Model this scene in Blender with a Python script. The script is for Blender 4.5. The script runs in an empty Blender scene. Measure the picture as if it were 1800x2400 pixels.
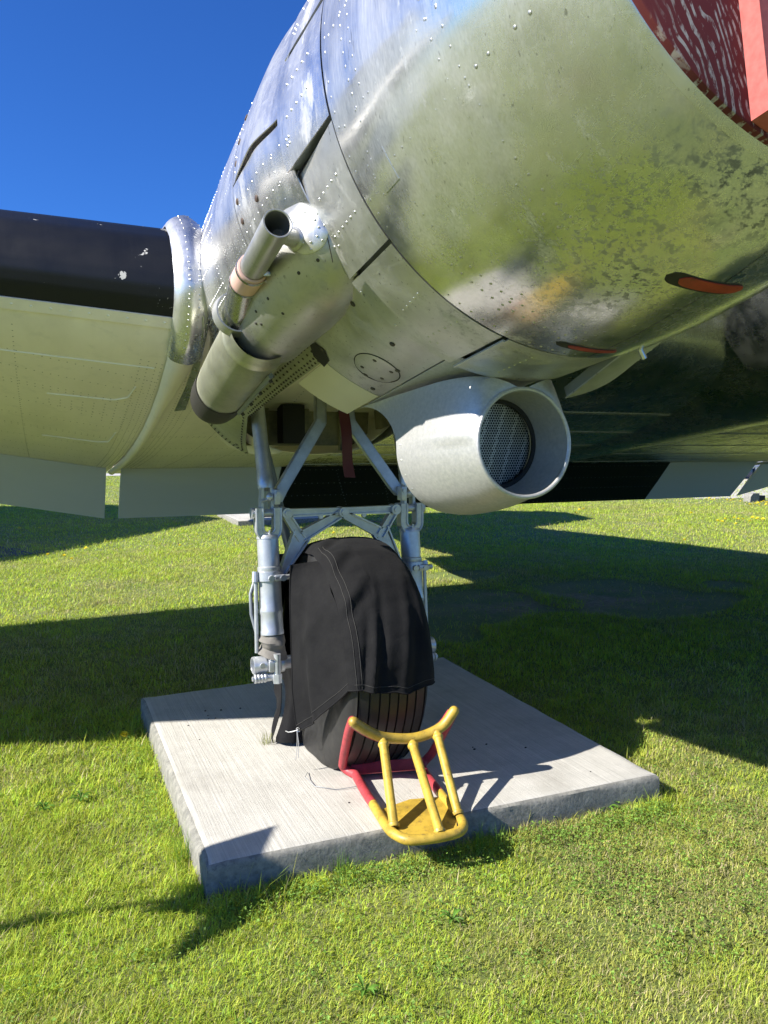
import bpy, bmesh, math, random
import numpy as np
from math import sin, cos, radians, degrees, atan2, hypot, pi, sqrt
from mathutils import Vector, Matrix, noise

random.seed(7); RNG = np.random.default_rng(7)
scene = bpy.context.scene
COL = scene.collection

# ------------------------------------------------------------------ camera
CAM_H = 1.675
cam_d = bpy.data.cameras.new("camera"); cam = bpy.data.objects.new("camera", cam_d); COL.objects.link(cam)
cam_d.sensor_fit = 'HORIZONTAL'; cam_d.sensor_width = 36.0; cam_d.lens = 36.0 * 1795 / 1800
cam_d.clip_start = 0.05; cam_d.clip_end = 3000
cam.location = (0, 0, CAM_H); cam.rotation_euler = (radians(90 - 4.9), 0, radians(-24))
scene.camera = cam

# ------------------------------------------------------------------ light
LIGHT = Vector((1.42, -0.015, -1.0)).normalized()      # direction the sunlight travels
world = bpy.data.worlds.new("World"); scene.world = world; world.use_nodes = True
wn = world.node_tree; bg = wn.nodes["Background"]
sky = wn.nodes.new("ShaderNodeTexSky"); sky.sky_type = 'NISHITA'; sky.sun_disc = False
sky.sun_elevation = math.asin(-LIGHT.z); sky.sun_rotation = atan2(-LIGHT.x, -LIGHT.y)
sky.altitude = 300; sky.air_density = 1.0; sky.dust_density = 0.25; sky.ozone_density = 4.0
hs = wn.nodes.new("ShaderNodeMix"); hs.data_type = 'RGBA'; hs.blend_type = 'MULTIPLY'; hs.inputs[0].default_value = 1.0
hs.inputs[7].default_value = (.32, .74, 1.46, 1)       # clean northern air: a deeper blue than the model's default
wn.links.new(sky.outputs[0], hs.inputs[6]); wn.links.new(hs.outputs[2], bg.inputs[0]); bg.inputs[1].default_value = 0.054
sun_d = bpy.data.lights.new("sun", 'SUN'); sun_d.energy = 5.0; sun_d.angle = radians(0.53); sun_d.color = (1.0, 0.95, 0.86)
sun = bpy.data.objects.new("sun", sun_d); COL.objects.link(sun)
sun.rotation_euler = LIGHT.to_track_quat('-Z', 'Y').to_euler(); sun.location = (-20, 3, 20)
scene.view_settings.view_transform = 'Standard'; scene.view_settings.look = 'None'
scene.view_settings.exposure = 1.18; scene.view_settings.gamma = 1.0
scene.view_settings.use_curve_mapping = False
scene.render.engine = 'CYCLES'

# ------------------------------------------------------------------ helpers
def sm(t):
    t = max(0.0, min(1.0, t)); return t * t * (3 - 2 * t)
def lerp(a, b, t): return a + (b - a) * t
def interp(x, xs, ys): return float(np.interp(x, xs, ys))
V = lambda *a: np.array(a, float)

class Mat:
    """small node builder around one Principled BSDF"""
    def __init__(s, name, color=(.5, .5, .5), rough=.5, metal=0.0, **kw):
        s.m = bpy.data.materials.new(name); s.m.use_nodes = True; s.t = s.m.node_tree
        s.b = s.t.nodes["Principled BSDF"]; s.out = s.t.nodes["Material Output"]
        s.set(color=color, rough=rough, metal=metal)
        for k, v in kw.items(): s.b.inputs[k].default_value = v
        s._tc = None; s._bump = None
    def set(s, color=None, rough=None, metal=None):
        if color is not None: s.b.inputs["Base Color"].default_value = (*color[:3], 1)
        if rough is not None: s.b.inputs["Roughness"].default_value = rough
        if metal is not None: s.b.inputs["Metallic"].default_value = metal
    def n(s, typ, **kw):
        nd = s.t.nodes.new(typ)
        for k, v in kw.items(): setattr(nd, k, v)
        return nd
    def link(s, a, b): s.t.links.new(a, b)
    def coord(s, scale=(1, 1, 1), rot=(0, 0, 0), uv=False):
        if s._tc is None: s._tc = s.n("ShaderNodeTexCoord")
        mp = s.n("ShaderNodeMapping"); mp.inputs["Scale"].default_value = scale; mp.inputs["Rotation"].default_value = rot
        s.link(s._tc.outputs["UV" if uv else "Object"], mp.inputs[0]); return mp.outputs[0]
    def noise(s, scale=5, detail=4, rough=.55, st=(1, 1, 1), rot=(0, 0, 0), uv=False, dist=0.0):
        nd = s.n("ShaderNodeTexNoise"); nd.inputs["Scale"].default_value = scale; nd.inputs["Detail"].default_value = detail
        nd.inputs["Roughness"].default_value = rough; nd.inputs["Distortion"].default_value = dist
        s.link(s.coord(st, rot, uv), nd.inputs["Vector"]); return nd.outputs["Fac"]
    def ramp(s, fac, stops, interp='LINEAR'):
        r = s.n("ShaderNodeValToRGB"); r.color_ramp.interpolation = interp
        e = r.color_ramp.elements
        while len(e) < len(stops): e.new(0.5)
        for i, (p, c) in enumerate(stops):
            e[i].position = p
            if isinstance(c, (int, float)): c = (c, c, c)
            e[i].color = (*c[:3], 1)
        s.link(fac, r.inputs[0]); return r.outputs[0]
    def mix(s, fac, a, b, mode='MIX'):
        m = s.n("ShaderNodeMix", data_type='RGBA', blend_type=mode)
        for inp, v in ((m.inputs[0], fac), (m.inputs[6], a), (m.inputs[7], b)):
            if hasattr(v, "default_value") or hasattr(v, "links"): s.link(v, inp)
            elif isinstance(v, (int, float)): inp.default_value = v
            else: inp.default_value = (*v[:3], 1)
        return m.outputs[2]
    def math(s, op, a, b=0.0):
        m = s.n("ShaderNodeMath", operation=op)
        for inp, v in zip(m.inputs, (a, b)):
            if hasattr(v, "links"): s.link(v, inp)
            else: inp.default_value = v
        return m.outputs[0]
    def color(s, o): s.link(o, s.b.inputs["Base Color"]); return s
    def rough(s, o): s.link(o, s.b.inputs["Roughness"]); return s
    def metal(s, o): s.link(o, s.b.inputs["Metallic"]); return s
    def bump(s, h, strength=.3, dist=.01):
        b = s.n("ShaderNodeBump"); b.inputs["Strength"].default_value = strength; b.inputs["Distance"].default_value = dist
        s.link(h, b.inputs["Height"])
        if s._bump: s.link(s._bump, b.inputs["Normal"])
        s._bump = b.outputs[0]; s.link(s._bump, s.b.inputs["Normal"]); return s

M = {}
def build_materials():
    # polished, scratched aluminium of the cowling
    def alu(name, base, r0, r1, dirt=0.0, scr=1.0, wav=1.0, grime=None, haze=.15, worn=1.0):
        m = Mat(name, base, .3, 1.0)
        big = m.noise(2.2, 3, .5); mid = m.noise(9, 5, .6); fine = m.noise(70, 3, .6)
        s1 = m.noise(16, 3, .7, st=(1, 1, 9), rot=(.3, .5, .2)); s2 = m.noise(14, 3, .7, st=(9, 1, 1), rot=(.2, .1, .7))
        c = m.mix(m.ramp(mid, [(.3, 0), (.7, 1)]), tuple(x * .86 for x in base), tuple(min(1, x * 1.08) for x in base))
        blot = m.ramp(big, [(.46, 0), (.60, 1)])
        c = m.mix(m.math('MULTIPLY', blot, .35 * worn), c, tuple(x * .78 for x in base))
        if dirt > 0:
            spots = m.ramp(m.noise(46 if grime else 34, 7, .8), [(.51 if grime else .54, 0), (.57 if grime else .62, 1)])
            reg = m.ramp(m.noise(1.7, 2, .5), [(.44, 0), (.60, 1)])
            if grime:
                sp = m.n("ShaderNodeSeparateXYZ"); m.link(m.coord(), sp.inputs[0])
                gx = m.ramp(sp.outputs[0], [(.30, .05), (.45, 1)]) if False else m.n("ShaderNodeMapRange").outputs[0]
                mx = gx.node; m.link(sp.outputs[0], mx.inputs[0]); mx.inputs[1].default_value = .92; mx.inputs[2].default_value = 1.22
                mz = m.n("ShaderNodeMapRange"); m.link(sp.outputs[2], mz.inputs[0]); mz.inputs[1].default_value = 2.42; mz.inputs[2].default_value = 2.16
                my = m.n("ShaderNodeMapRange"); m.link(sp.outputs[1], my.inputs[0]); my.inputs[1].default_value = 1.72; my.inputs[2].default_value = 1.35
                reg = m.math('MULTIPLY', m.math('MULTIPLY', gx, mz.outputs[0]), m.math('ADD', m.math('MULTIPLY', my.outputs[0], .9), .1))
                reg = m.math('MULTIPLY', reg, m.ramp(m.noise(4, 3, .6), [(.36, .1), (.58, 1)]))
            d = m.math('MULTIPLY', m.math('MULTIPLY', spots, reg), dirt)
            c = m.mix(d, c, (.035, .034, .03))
            m.metal(m.math('SUBTRACT', 1.0, d))
        hl = None
        for k_, (st_, rt_) in enumerate((((95, 95, 3.0), (.5, .3, .2)), ((80, 80, 2.5), (1.1, .2, .9)), ((110, 110, 4), (.2, 1.2, .4)), ((90, 90, 3), (1.4, .8, .1)))):
            h_ = m.ramp(m.noise(1, 2, .5, st=st_, rot=rt_), [(.735, 0), (.76, 1)]); hl = h_ if hl is None else m.math('MAXIMUM', hl, h_)
        hl = m.math('MULTIPLY', hl, .5 * scr); c = m.mix(hl, c, (.12, .12, .11))
        m.color(c)
        sc = m.math('ADD', m.ramp(s1, [(.55, 0), (.75, 1)]), m.ramp(s2, [(.55, 0), (.75, 1)]))
        rr = m.math('ADD', m.math('MULTIPLY', m.ramp(big, [(.35, 0), (.7, 1)]), r1 - r0), r0)
        rr = m.math('ADD', rr, m.math('MULTIPLY', m.ramp(mid, [(.35, 0), (.75, 1)]), .10))
        m.rough(m.math('ADD', rr, m.math('MULTIPLY', sc, .07)))
        m.bump(m.noise(3.2, 2, .5), .22 * wav, .010)
        m.bump(mid, .05 * wav, .004)
        m.bump(sc, .05 * scr, .0006)
        m.bump(fine, .04, .0006)
        # worn surface: a hazy scratched lobe mixed with the polished one
        b2 = m.n("ShaderNodeBsdfPrincipled"); m.link(m.mix(1.0, c, (.80, .80, .80), "MULTIPLY"), b2.inputs["Base Color"]); b2.inputs["Metallic"].default_value = .62; b2.inputs["Roughness"].default_value = min(.62, r1 + .24)
        m.link(m._bump, b2.inputs["Normal"])
        ms = m.n("ShaderNodeMixShader"); hz = m.math('ADD', m.math('MULTIPLY', m.ramp(m.noise(2.8, 6, .7, st=(1, 1, .45)), [(.42, 0), (.66, 1)]), .42), haze)
        scuff = m.ramp(m.noise(2.3, 7, .72, st=(1.0, 1.6, .8), rot=(.2, .4, .1)), [(.585, 0), (.64, 1)]); hz = m.math('MINIMUM', m.math('ADD', hz, m.math('MULTIPLY', scuff, .55 * worn)), 1.0)
        if grime:      # scuffed haze grows with height, put in for the sunlit scatter up there
            sz = m.n("ShaderNodeSeparateXYZ"); m.link(m.coord(), sz.inputs[0]); haze_up = m.n("ShaderNodeMapRange"); m.link(sz.outputs[2], haze_up.inputs[0]); haze_up.inputs[1].default_value = 2.05; haze_up.inputs[2].default_value = 2.45; haze_up.inputs[4].default_value = .28
            hz = m.math('ADD', hz, haze_up.outputs[0])
        grain = m.noise(1, 3, .6, st=(160, 160, 7), rot=(.25, .15, .35)); hz = m.math('MINIMUM', m.math('MULTIPLY', hz, m.math('ADD', m.math('MULTIPLY', grain, 1.1), .45)), 1.0)
        m.link(hz, ms.inputs[0]); m.link(m.b.outputs[0], ms.inputs[1]); m.link(b2.outputs[0], ms.inputs[2]); m.link(ms.outputs[0], m.out.inputs["Surface"])
        M[name] = m.m
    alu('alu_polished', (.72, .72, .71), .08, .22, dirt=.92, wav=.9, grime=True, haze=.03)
    alu('alu_skin', (.74, .74, .74), .16, .30, dirt=.2, wav=.9, haze=.10)
    alu('alu_dull', (.66, .66, .63), .28, .44, dirt=.45, wav=.8, scr=1.6)
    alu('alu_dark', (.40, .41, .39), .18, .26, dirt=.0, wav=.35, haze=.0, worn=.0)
    alu('alu_pipe', (.50, .50, .47), .34, .46, dirt=.3, wav=.4)
    alu('alu_stain', (.52, .52, .40), .32, .45, dirt=.2, wav=.4)

    m = Mat('cast_paint', (.5, .5, .5), .42, .45)          # whitish aluminium paint of the scoop
    m.color(m.mix(m.ramp(m.noise(70, 6, .75), [(.35, 0), (.65, 1)]), (.40, .405, .40), (.52, .515, .50)))
    m.bump(m.noise(110, 4, .65), .3, .0015); m.bump(m.noise(6, 3), .2, .006); M['scoop'] = m.m
    m = Mat('silver_paint', (.52, .54, .57), .36, .55)
    m.color(m.mix(m.ramp(m.noise(18, 5, .6), [(.4, 0), (.7, 1)]), (.46, .48, .51), (.60, .62, .64)))
    m.bump(m.noise(120, 2), .08, .001); M['silver'] = m.m
    m = Mat('silver_grey', (.20, .22, .24), .42, .4); m.bump(m.noise(120, 2), .08, .001); M['gunmetal'] = m.m
    m = Mat('wing_paint', (.50, .48, .40), .38, 0)
    st = m.noise(3, 5, .6, st=(1, .12, 1)); sp = m.noise(14, 5, .65)
    c = m.mix(m.ramp(st, [(.4, 0), (.7, 1)]), (.84, .785, .64), (.70, .65, .52))
    m.color(m.mix(m.ramp(sp, [(.55, 0), (.8, .5)]), c, (.56, .54, .45))); m.bump(m.noise(2.5, 2), .25, .02); M['wing'] = m.m
    m = Mat('flap_paint', (.40, .41, .39), .4, 0); m.color(m.mix(m.noise(2, 4, .6, st=(.3, 1, 1)), (.66, .665, .63), (.76, .765, .73))); M['flap'] = m.m
    m = Mat('flap_black', (.012, .013, .012), .3, 0); m.bump(m.noise(3, 2), .1, .01); M['flap_black'] = m.m
    m = Mat('boot_black', (.006, .0065, .007), .45, 0, **{'Specular IOR Level': .3})
    sx = m.n('ShaderNodeSeparateXYZ'); m.link(m.coord(), sx.inputs[0]); mr = m.n('ShaderNodeMapRange'); m.link(sx.outputs[0], mr.inputs[0]); mr.inputs[1].default_value = .25; mr.inputs[2].default_value = .56; mr.inputs[4].default_value = .11
    pe = m.ramp(m.math('ADD', m.noise(9, 6, .65, dist=.4), mr.outputs[0]), [(.675, 0), (.685, 1)])
    stv = m.ramp(m.noise(60, 4, .7, st=(1.5, .05, .1)), [(.5, 0), (.75, .5)])
    c = m.mix(m.math('MULTIPLY', stv, .2), (.006, .007, .010), (.03, .03, .034)); m.color(m.mix(pe, c, (.5, .49, .46)))
    m.rough(m.ramp(m.noise(5, 4), [(.3, .36), (.8, .52)])); M['boot'] = m.m
    m = Mat('cream', (.60, .58, .46), .42, 0); m.color(m.mix(m.noise(8, 4), (.56, .54, .42), (.64, .62, .50))); M['cream'] = m.m
    m = Mat('khaki_well', (.20, .19, .11), .55, 0); m.color(m.mix(m.ramp(m.noise(7, 5, .7), [(.4, 0), (.65, 1)]), (.24, .22, .13), (.10, .095, .06))); M['khaki'] = m.m
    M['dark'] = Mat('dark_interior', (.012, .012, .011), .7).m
    M['soot'] = Mat('soot', (.045, .042, .038), .6, .5).m
    M['steel'] = Mat('bright_steel', (.62, .63, .64), .25, 1.0).m
    m = Mat('rust', (.07, .045, .032), .6, .3); M['rust'] = m.m
    M['rivet'] = Mat('rivet_metal', (.60, .60, .58), .38, 1.0).m
    M['rivet_dark'] = Mat('rivet_dirty', (.05, .045, .035), .6, .2).m
    M['rivet_paint'] = Mat('rivet_painted', (.80, .79, .70), .35, 0).m
    M['rivet_wing'] = Mat('rivet_wing', (.34, .32, .24), .5, 0).m
    m = Mat('pink_hose', (.62, .40, .33), .55); m.color(m.mix(m.noise(25, 4), (.68, .45, .38), (.5, .32, .27))); M['hose'] = m.m
    m = Mat('rubber', (.022, .022, .022), .55); m.color(m.mix(m.noise(12, 5, .6), (.008, .008, .008), (.019, .0185, .018))); m.rough(m.ramp(m.noise(20, 4), [(.3, .42), (.8, .65)])); m.bump(m.noise(80, 2), .06, .001); M['rubber'] = m.m
    m = Mat('canvas', (.016, .016, .018), .82)
    wv = m.noise(420, 1, .5); m.color(m.mix(m.ramp(m.noise(7, 6, .7), [(.35, 0), (.8, 1)]), (.007, .007, .008), (.014, .014, .0145)))
    m.bump(m.noise(9, 4, .6), .30, .02); m.bump(wv, .25, .001); m.b.inputs["Sheen Weight"].default_value = .02; m.b.inputs["Specular IOR Level"].default_value = .12; m.b.inputs["Sheen Roughness"].default_value = .5; M['canvas'] = m.m
    M['thread'] = Mat('thread', (.045, .044, .041), .85).m
    m = Mat('boot_gaiter', (.16, .15, .135), .85); m.bump(m.noise(25, 4), .4, .01); M['gaiter'] = m.m
    def enamel(name, c, dirtc, amt=.5, r=.32):
        m = Mat(name, c, r); d = m.math('MAXIMUM', m.ramp(m.noise(30, 6, .75), [(.56, 0), (.68, 1)]), m.ramp(m.noise(85, 4, .8), [(.63, 0), (.66, 1)]))
        k = m.mix(m.ramp(m.noise(14, 5, .7), [(.42, 0), (.66, 1)]), c, tuple(x * .62 for x in c))
        m.color(m.mix(m.math('MULTIPLY', d, amt), k, dirtc)); m.bump(m.noise(45, 4), .12, .003); M[name] = m.m
    enamel('yellow', (.48, .325, .045), (.13, .085, .04), .85, .45); enamel('red', (.40, .046, .056), (.14, .03, .028), .7, .5)
    enamel('red_dark', (.33, .035, .018), (.05, .01, .008), .6, .5)
    m = Mat('red_ribbon', (.085, .010, .012), .6); m.color(m.mix(m.ramp(m.noise(7, 3, .6), [(.62, 0), (.74, .6)]), (.085, .010, .012), (.42, .36, .34))); M['ribbon'] = m.m
    # weathered red plywood: paint kept on the soft grain, bare grey wood on the hard grain
    m = Mat('plywood_red', (.3, .03, .03), .75)
    wv = m.n("ShaderNodeTexWave", wave_type='BANDS', bands_direction='X', wave_profile='SIN')
    wv.inputs["Scale"].default_value = 24; wv.inputs["Distortion"].default_value = 22; wv.inputs["Detail"].default_value = 2; wv.inputs["Detail Scale"].default_value = .35
    m.link(m.coord((1, .4, .55), (0, .7, 0)), wv.inputs["Vector"])
    pe = m.ramp(wv.outputs["Fac"], [(.62, 0), (.72, 1)])
    reg = m.ramp(m.noise(3.5, 3, .5), [(.42, 0), (.50, 1)])
    br = m.ramp(m.noise(60, 4, .7, st=(1, 1, .35), rot=(0, .7, 0)), [(.44, 0), (.56, 1)])
    mask = m.math('MULTIPLY', m.math('MULTIPLY', pe, reg), br)
    m.color(m.mix(mask, m.mix(m.noise(14, 4), (.075, .006, .008), (.125, .011, .013)), (.34, .31, .29))); m.bump(mask, -.3, .002); M['plywood'] = m.m
    m = Mat('batten_red', (.40, .08, .07), .6); m.color(m.mix(m.noise(70, 3), (.30, .045, .04), (.46, .12, .105))); m.bump(m.noise(70, 3), .2, .002); M['batten'] = m.m
    # concrete
    m = Mat('concrete_broomed', (.44, .42, .37), .85)
    lines = m.noise(1, 5, .8, st=(120, 1.1, 1), rot=(0, 0, radians(1.5))); l2 = m.noise(1, 3, .6, st=(260, 4, 1), rot=(0, 0, radians(1.5)))
    bl = m.noise(4, 6, .7); agg = m.noise(140, 3, .6)
    c = m.mix(m.ramp(lines, [(.36, 0), (.62, 1)]), (.39, .375, .34), (.525, .51, .465))
    c = m.mix(m.ramp(bl, [(.45, 0), (.70, .55)]), c, (.32, .31, .28)); c = m.mix(m.ramp(m.noise(1.6, 6, .7), [(.50, 0), (.70, .55)]), c, (.28, .265, .23))
    c = m.mix(m.ramp(agg, [(.60, 0), (.72, .45)]), c, (.24, .23, .20)); m.color(c)
    m.bump(lines, .75, .004); m.bump(l2, .4, .002); m.bump(agg, .25, .002); M['concrete'] = m.m
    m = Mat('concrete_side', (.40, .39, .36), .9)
    c = m.mix(m.ramp(m.noise(22, 6, .7), [(.38, 0), (.62, 1)]), (.15, .148, .132), (.26, .252, .222))  # shade of the slab sides is put into these darker tones
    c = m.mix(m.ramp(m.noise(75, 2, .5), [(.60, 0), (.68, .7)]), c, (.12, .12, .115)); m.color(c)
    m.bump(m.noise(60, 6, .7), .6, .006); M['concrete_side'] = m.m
    # lawn soil / thatch sheet under the blades
    m = Mat('lawn_ground', (.1, .14, .03), .95)
    g = m.mix(m.ramp(m.noise(1.3, 5, .65), [(.35, 0), (.65, 1)]), (.085, .135, .022), (.155, .175, .045))
    g = m.mix(m.ramp(m.noise(38, 5, .75), [(.40, 0), (.65, .75)]), g, (.045, .075, .012))
    g = m.mix(m.ramp(m.noise(.45, 4, .6), [(.55, 0), (.72, .7)]), g, (.21, .185, .085))
    m.color(g); m.bump(m.noise(55, 5, .75), .8, .03); M['lawn'] = m.m
    m = Mat('bare_soil', (.12, .095, .07), .95); m.color(m.mix(m.ramp(m.noise(16, 6, .75), [(.35, 0), (.65, 1)]), (.07, .055, .04), (.24, .195, .14))); m.bump(m.noise(30, 5), .8, .02); M['soil'] = m.m
    m = Mat('asphalt', (.055, .055, .058), .9); m.color(m.mix(m.noise(60, 4), (.045, .045, .048), (.075, .075, .078))); M['asphalt'] = m.m
    m = Mat('pale_paving', (.42, .40, .37), .9); m.color(m.mix(m.noise(2, 4), (.38, .36, .33), (.47, .45, .42))); M['paving'] = m.m
    M['white_wall'] = Mat('white_wall', (.78, .77, .74), .7).m
    M['window_blue'] = Mat('window_blue', (.03, .05, .10), .15).m
    # foliage
    def leaf(name, attr=True):
        m = Mat(name, (.1, .2, .03), .55); m.b.inputs["Specular IOR Level"].default_value = .25
        at = m.n("ShaderNodeAttribute", attribute_name="Col"); m.color(at.outputs["Color"])
        tr = m.n("ShaderNodeBsdfTranslucent"); m.link(at.outputs["Color"], tr.inputs["Color"])
        ms = m.n("ShaderNodeMixShader"); ms.inputs[0].default_value = .42
        m.link(m.b.outputs[0], ms.inputs[1]); m.link(tr.outputs[0], ms.inputs[2]); m.link(ms.outputs[0], m.out.inputs["Surface"]); M[name] = m.m
    leaf('grass')
    M['rivet_flush'] = Mat('rivet_flush', (.52, .52, .50), .45, 1.0).m
    M['petal'] = Mat('petal_yellow', (.80, .66, .02), .6).m
    M['stem'] = Mat('stem_green', (.16, .24, .06), .6).m
    m = Mat('tree_green', (.05, .09, .02), .7); M['tree'] = m.m
build_materials()

def tag(o, label=None, cat=None, group=None, kind=None):
    if label: o["label"] = label
    if cat: o["category"] = cat
    if group: o["group"] = group
    if kind: o["kind"] = kind
    return o

def empty(name, loc=(0, 0, 0)):
    o = bpy.data.objects.new(name, None); COL.objects.link(o); o.location = loc; o.empty_display_size = .1; return o

def link_obj(name, me, parent=None, world_verts=True):
    o = bpy.data.objects.new(name, me); COL.objects.link(o)
    if parent is not None:
        o.parent = parent
        if world_verts and parent.type == 'EMPTY': o.matrix_parent_inverse = Matrix.Translation(-Vector(parent.location))
    return o

def mesh(name, verts, faces, mat, parent=None, smooth=True, angle=35, kind=None, label=None):
    me = bpy.data.meshes.new(name)
    me.from_pydata([tuple(map(float, v)) for v in verts], [], [tuple(map(int, f)) for f in faces])
    me.validate(); me.update()
    bm = bmesh.new(); bm.from_mesh(me); bmesh.ops.recalc_face_normals(bm, faces=bm.faces); bm.to_mesh(me); bm.free()
    mats = mat if isinstance(mat, (list, tuple)) else [mat]
    for mm in mats: me.materials.append(M[mm] if isinstance(mm, str) else mm)
    if smooth:
        me.polygons.foreach_set("use_smooth", [True] * len(me.polygons)); me.set_sharp_from_angle(angle=radians(angle))
    o = link_obj(name, me, parent)
    if kind: o["kind"] = kind
    if label: o["label"] = label
    return o

class MB:
    """collects shapes of one part"""
    def __init__(s): s.v = []; s.f = []
    def add(s, vs, fs):
        k = len(s.v); s.v += [np.asarray(v, float) for v in vs]; s.f += [tuple(i + k for i in f) for f in fs]; return s
    def box(s, c, size, rot=None, ch=.12):
        """box with small chamfers on all edges"""
        c = np.asarray(c, float); hx, hy, hz = [a / 2 for a in size]; b = min(hx, hy, hz) * ch
        R = np.eye(3) if rot is None else np.asarray(rot)
        bm = bmesh.new(); bmesh.ops.create_cube(bm, size=1)
        for v in bm.verts: v.co = Vector((v.co.x * 2 * hx, v.co.y * 2 * hy, v.co.z * 2 * hz))
        if b > 0: bmesh.ops.bevel(bm, geom=list(bm.edges), offset=b, segments=2, profile=.6, affect='EDGES')
        bm.verts.index_update(); s.add([c + R @ np.array(v.co) for v in bm.verts], [[v.index for v in f.verts] for f in bm.faces]); bm.free(); return s
    def tube(s, pts, r, n=12, caps=True, closed=False):
        pts = [np.asarray(p, float) for p in pts]; N = len(pts)
        rs = [r] * N if isinstance(r, (int, float)) else list(r)
        T = []
        for i in range(N):
            a = pts[(i - 1) % N] if (closed or i > 0) else pts[i]; b = pts[(i + 1) % N] if (closed or i < N - 1) else pts[i]
            t = b - a; T.append(t / (np.linalg.norm(t) + 1e-12))
        up = V(0, 0, 1) if abs(T[0][2]) < .9 else V(1, 0, 0)
        a = np.cross(T[0], up); a /= np.linalg.norm(a); rings = []
        for i in range(N):
            a = a - T[i] * (a @ T[i]); a /= np.linalg.norm(a); b = np.cross(T[i], a)
            rings.append([pts[i] + rs[i] * (cos(2 * pi * j / n) * a + sin(2 * pi * j / n) * b) for j in range(n)])
        vs = [p for rg in rings for p in rg]; fs = []
        for i in range(N if closed else N - 1):
            k = (i + 1) % N
            for j in range(n): fs.append((i * n + j, i * n + (j + 1) % n, k * n + (j + 1) % n, k * n + j))
        if caps and not closed: fs.append(tuple(range(n))[::-1]); fs.append(tuple((N - 1) * n + j for j in range(n)))
        return s.add(vs, fs)
    def cyl(s, p0, p1, r0, r1=None, n=20): return s.tube([p0, p1], [r0, r0 if r1 is None else r1], n)
    def lathe(s, p0, axis, prof, n=32, closed=False, cap=False):
        """profile list of (distance along axis, radius)"""
        p0 = np.asarray(p0, float); t = np.array(axis, float); t = t / np.linalg.norm(t)
        up = V(0, 0, 1) if abs(t[2]) < .9 else V(1, 0, 0); a = np.cross(t, up); a /= np.linalg.norm(a); b = np.cross(t, a)
        vs = []; fs = []
        for d, r in prof:
            for j in range(n): vs.append(p0 + t * d + r * (cos(2 * pi * j / n) * a + sin(2 * pi * j / n) * b))
        K = len(prof)
        for i in range(K if closed else K - 1):
            k = (i + 1) % K
            for j in range(n): fs.append((i * n + j, i * n + (j + 1) % n, k * n + (j + 1) % n, k * n + j))
        if cap: fs.append(tuple(range(n))[::-1]); fs.append(tuple((K - 1) * n + j for j in range(n)))
        return s.add(vs, fs)
    def ball(s, c, r, n=10, m=6, sc=(1, 1, 1)):
        c = np.asarray(c, float); vs = []; fs = []
        for i in range(m + 1):
            for j in range(n):
                th = pi * i / m; ph = 2 * pi * j / n; vs.append(c + r * V(sin(th) * cos(ph) * sc[0], sin(th) * sin(ph) * sc[1], cos(th) * sc[2]))
        for i in range(m):
            for j in range(n): fs.append((i * n + j, i * n + (j + 1) % n, (i + 1) * n + (j + 1) % n, (i + 1) * n + j))
        return s.add(vs, fs)
    def prism(s, poly, d):
        """closed polygon (3-D points, planar) extruded by vector d"""
        p = [np.asarray(q, float) for q in poly]; d = np.asarray(d, float); n = len(p)
        return s.add(p + [q + d for q in p], [tuple(range(n))[::-1], tuple(range(n, 2 * n))] + [(i, (i + 1) % n, n + (i + 1) % n, n + i) for i in range(n)])
    def build(s, name, mat, parent=None, **kw): return mesh(name, s.v, s.f, mat, parent, **kw)

def grid(P, us, vs, closed_v=False):
    pts = [[np.asarray(P(u, v), float) for v in vs] for u in us]; return pts

def shell(name, P, us, vs, thick, mat, parent=None, closed_v=False, inward=None, **kw):
    """curved sheet P(u,v) with real thickness; inward = point or axis function giving the inner side"""
    g = np.array(grid(P, us, vs)); nu, nv = g.shape[:2]
    du = np.gradient(g, axis=0) ; dv = np.gradient(g, axis=1)
    if closed_v: dv = np.roll(g, -1, 1) - np.roll(g, 1, 1)
    nrm = np.cross(du, dv); nrm /= (np.linalg.norm(nrm, axis=2, keepdims=True) + 1e-12)
    if inward is not None:
        mid = g[nu // 2, nv // 2]; c = np.asarray(inward(mid))
        if nrm[nu // 2, nv // 2] @ (mid - c) < 0: nrm = -nrm
    inner = g - nrm * thick
    vsx = list(g.reshape(-1, 3)) + list(inner.reshape(-1, 3)); o = nu * nv; fs = []
    cols = nv if closed_v else nv - 1
    for i in range(nu - 1):
        for j in range(cols):
            a, b, c, d = i * nv + j, i * nv + (j + 1) % nv, (i + 1) * nv + (j + 1) % nv, (i + 1) * nv + j
            fs.append((a, b, c, d)); fs.append((o + d, o + c, o + b, o + a))
    for i in range(nu - 1):
        if not closed_v:
            fs.append((i * nv, (i + 1) * nv, o + (i + 1) * nv, o + i * nv)); fs.append((i * nv + nv - 1, o + i * nv + nv - 1, o + (i + 1) * nv + nv - 1, (i + 1) * nv + nv - 1))
    for j in range(cols):
        k = (j + 1) % nv
        fs.append((j, o + j, o + k, k)); e = (nu - 1) * nv; fs.append((e + j, e + k, o + e + k, o + e + j))
    return mesh(name, vsx, fs, mat, parent, **kw)

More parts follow.
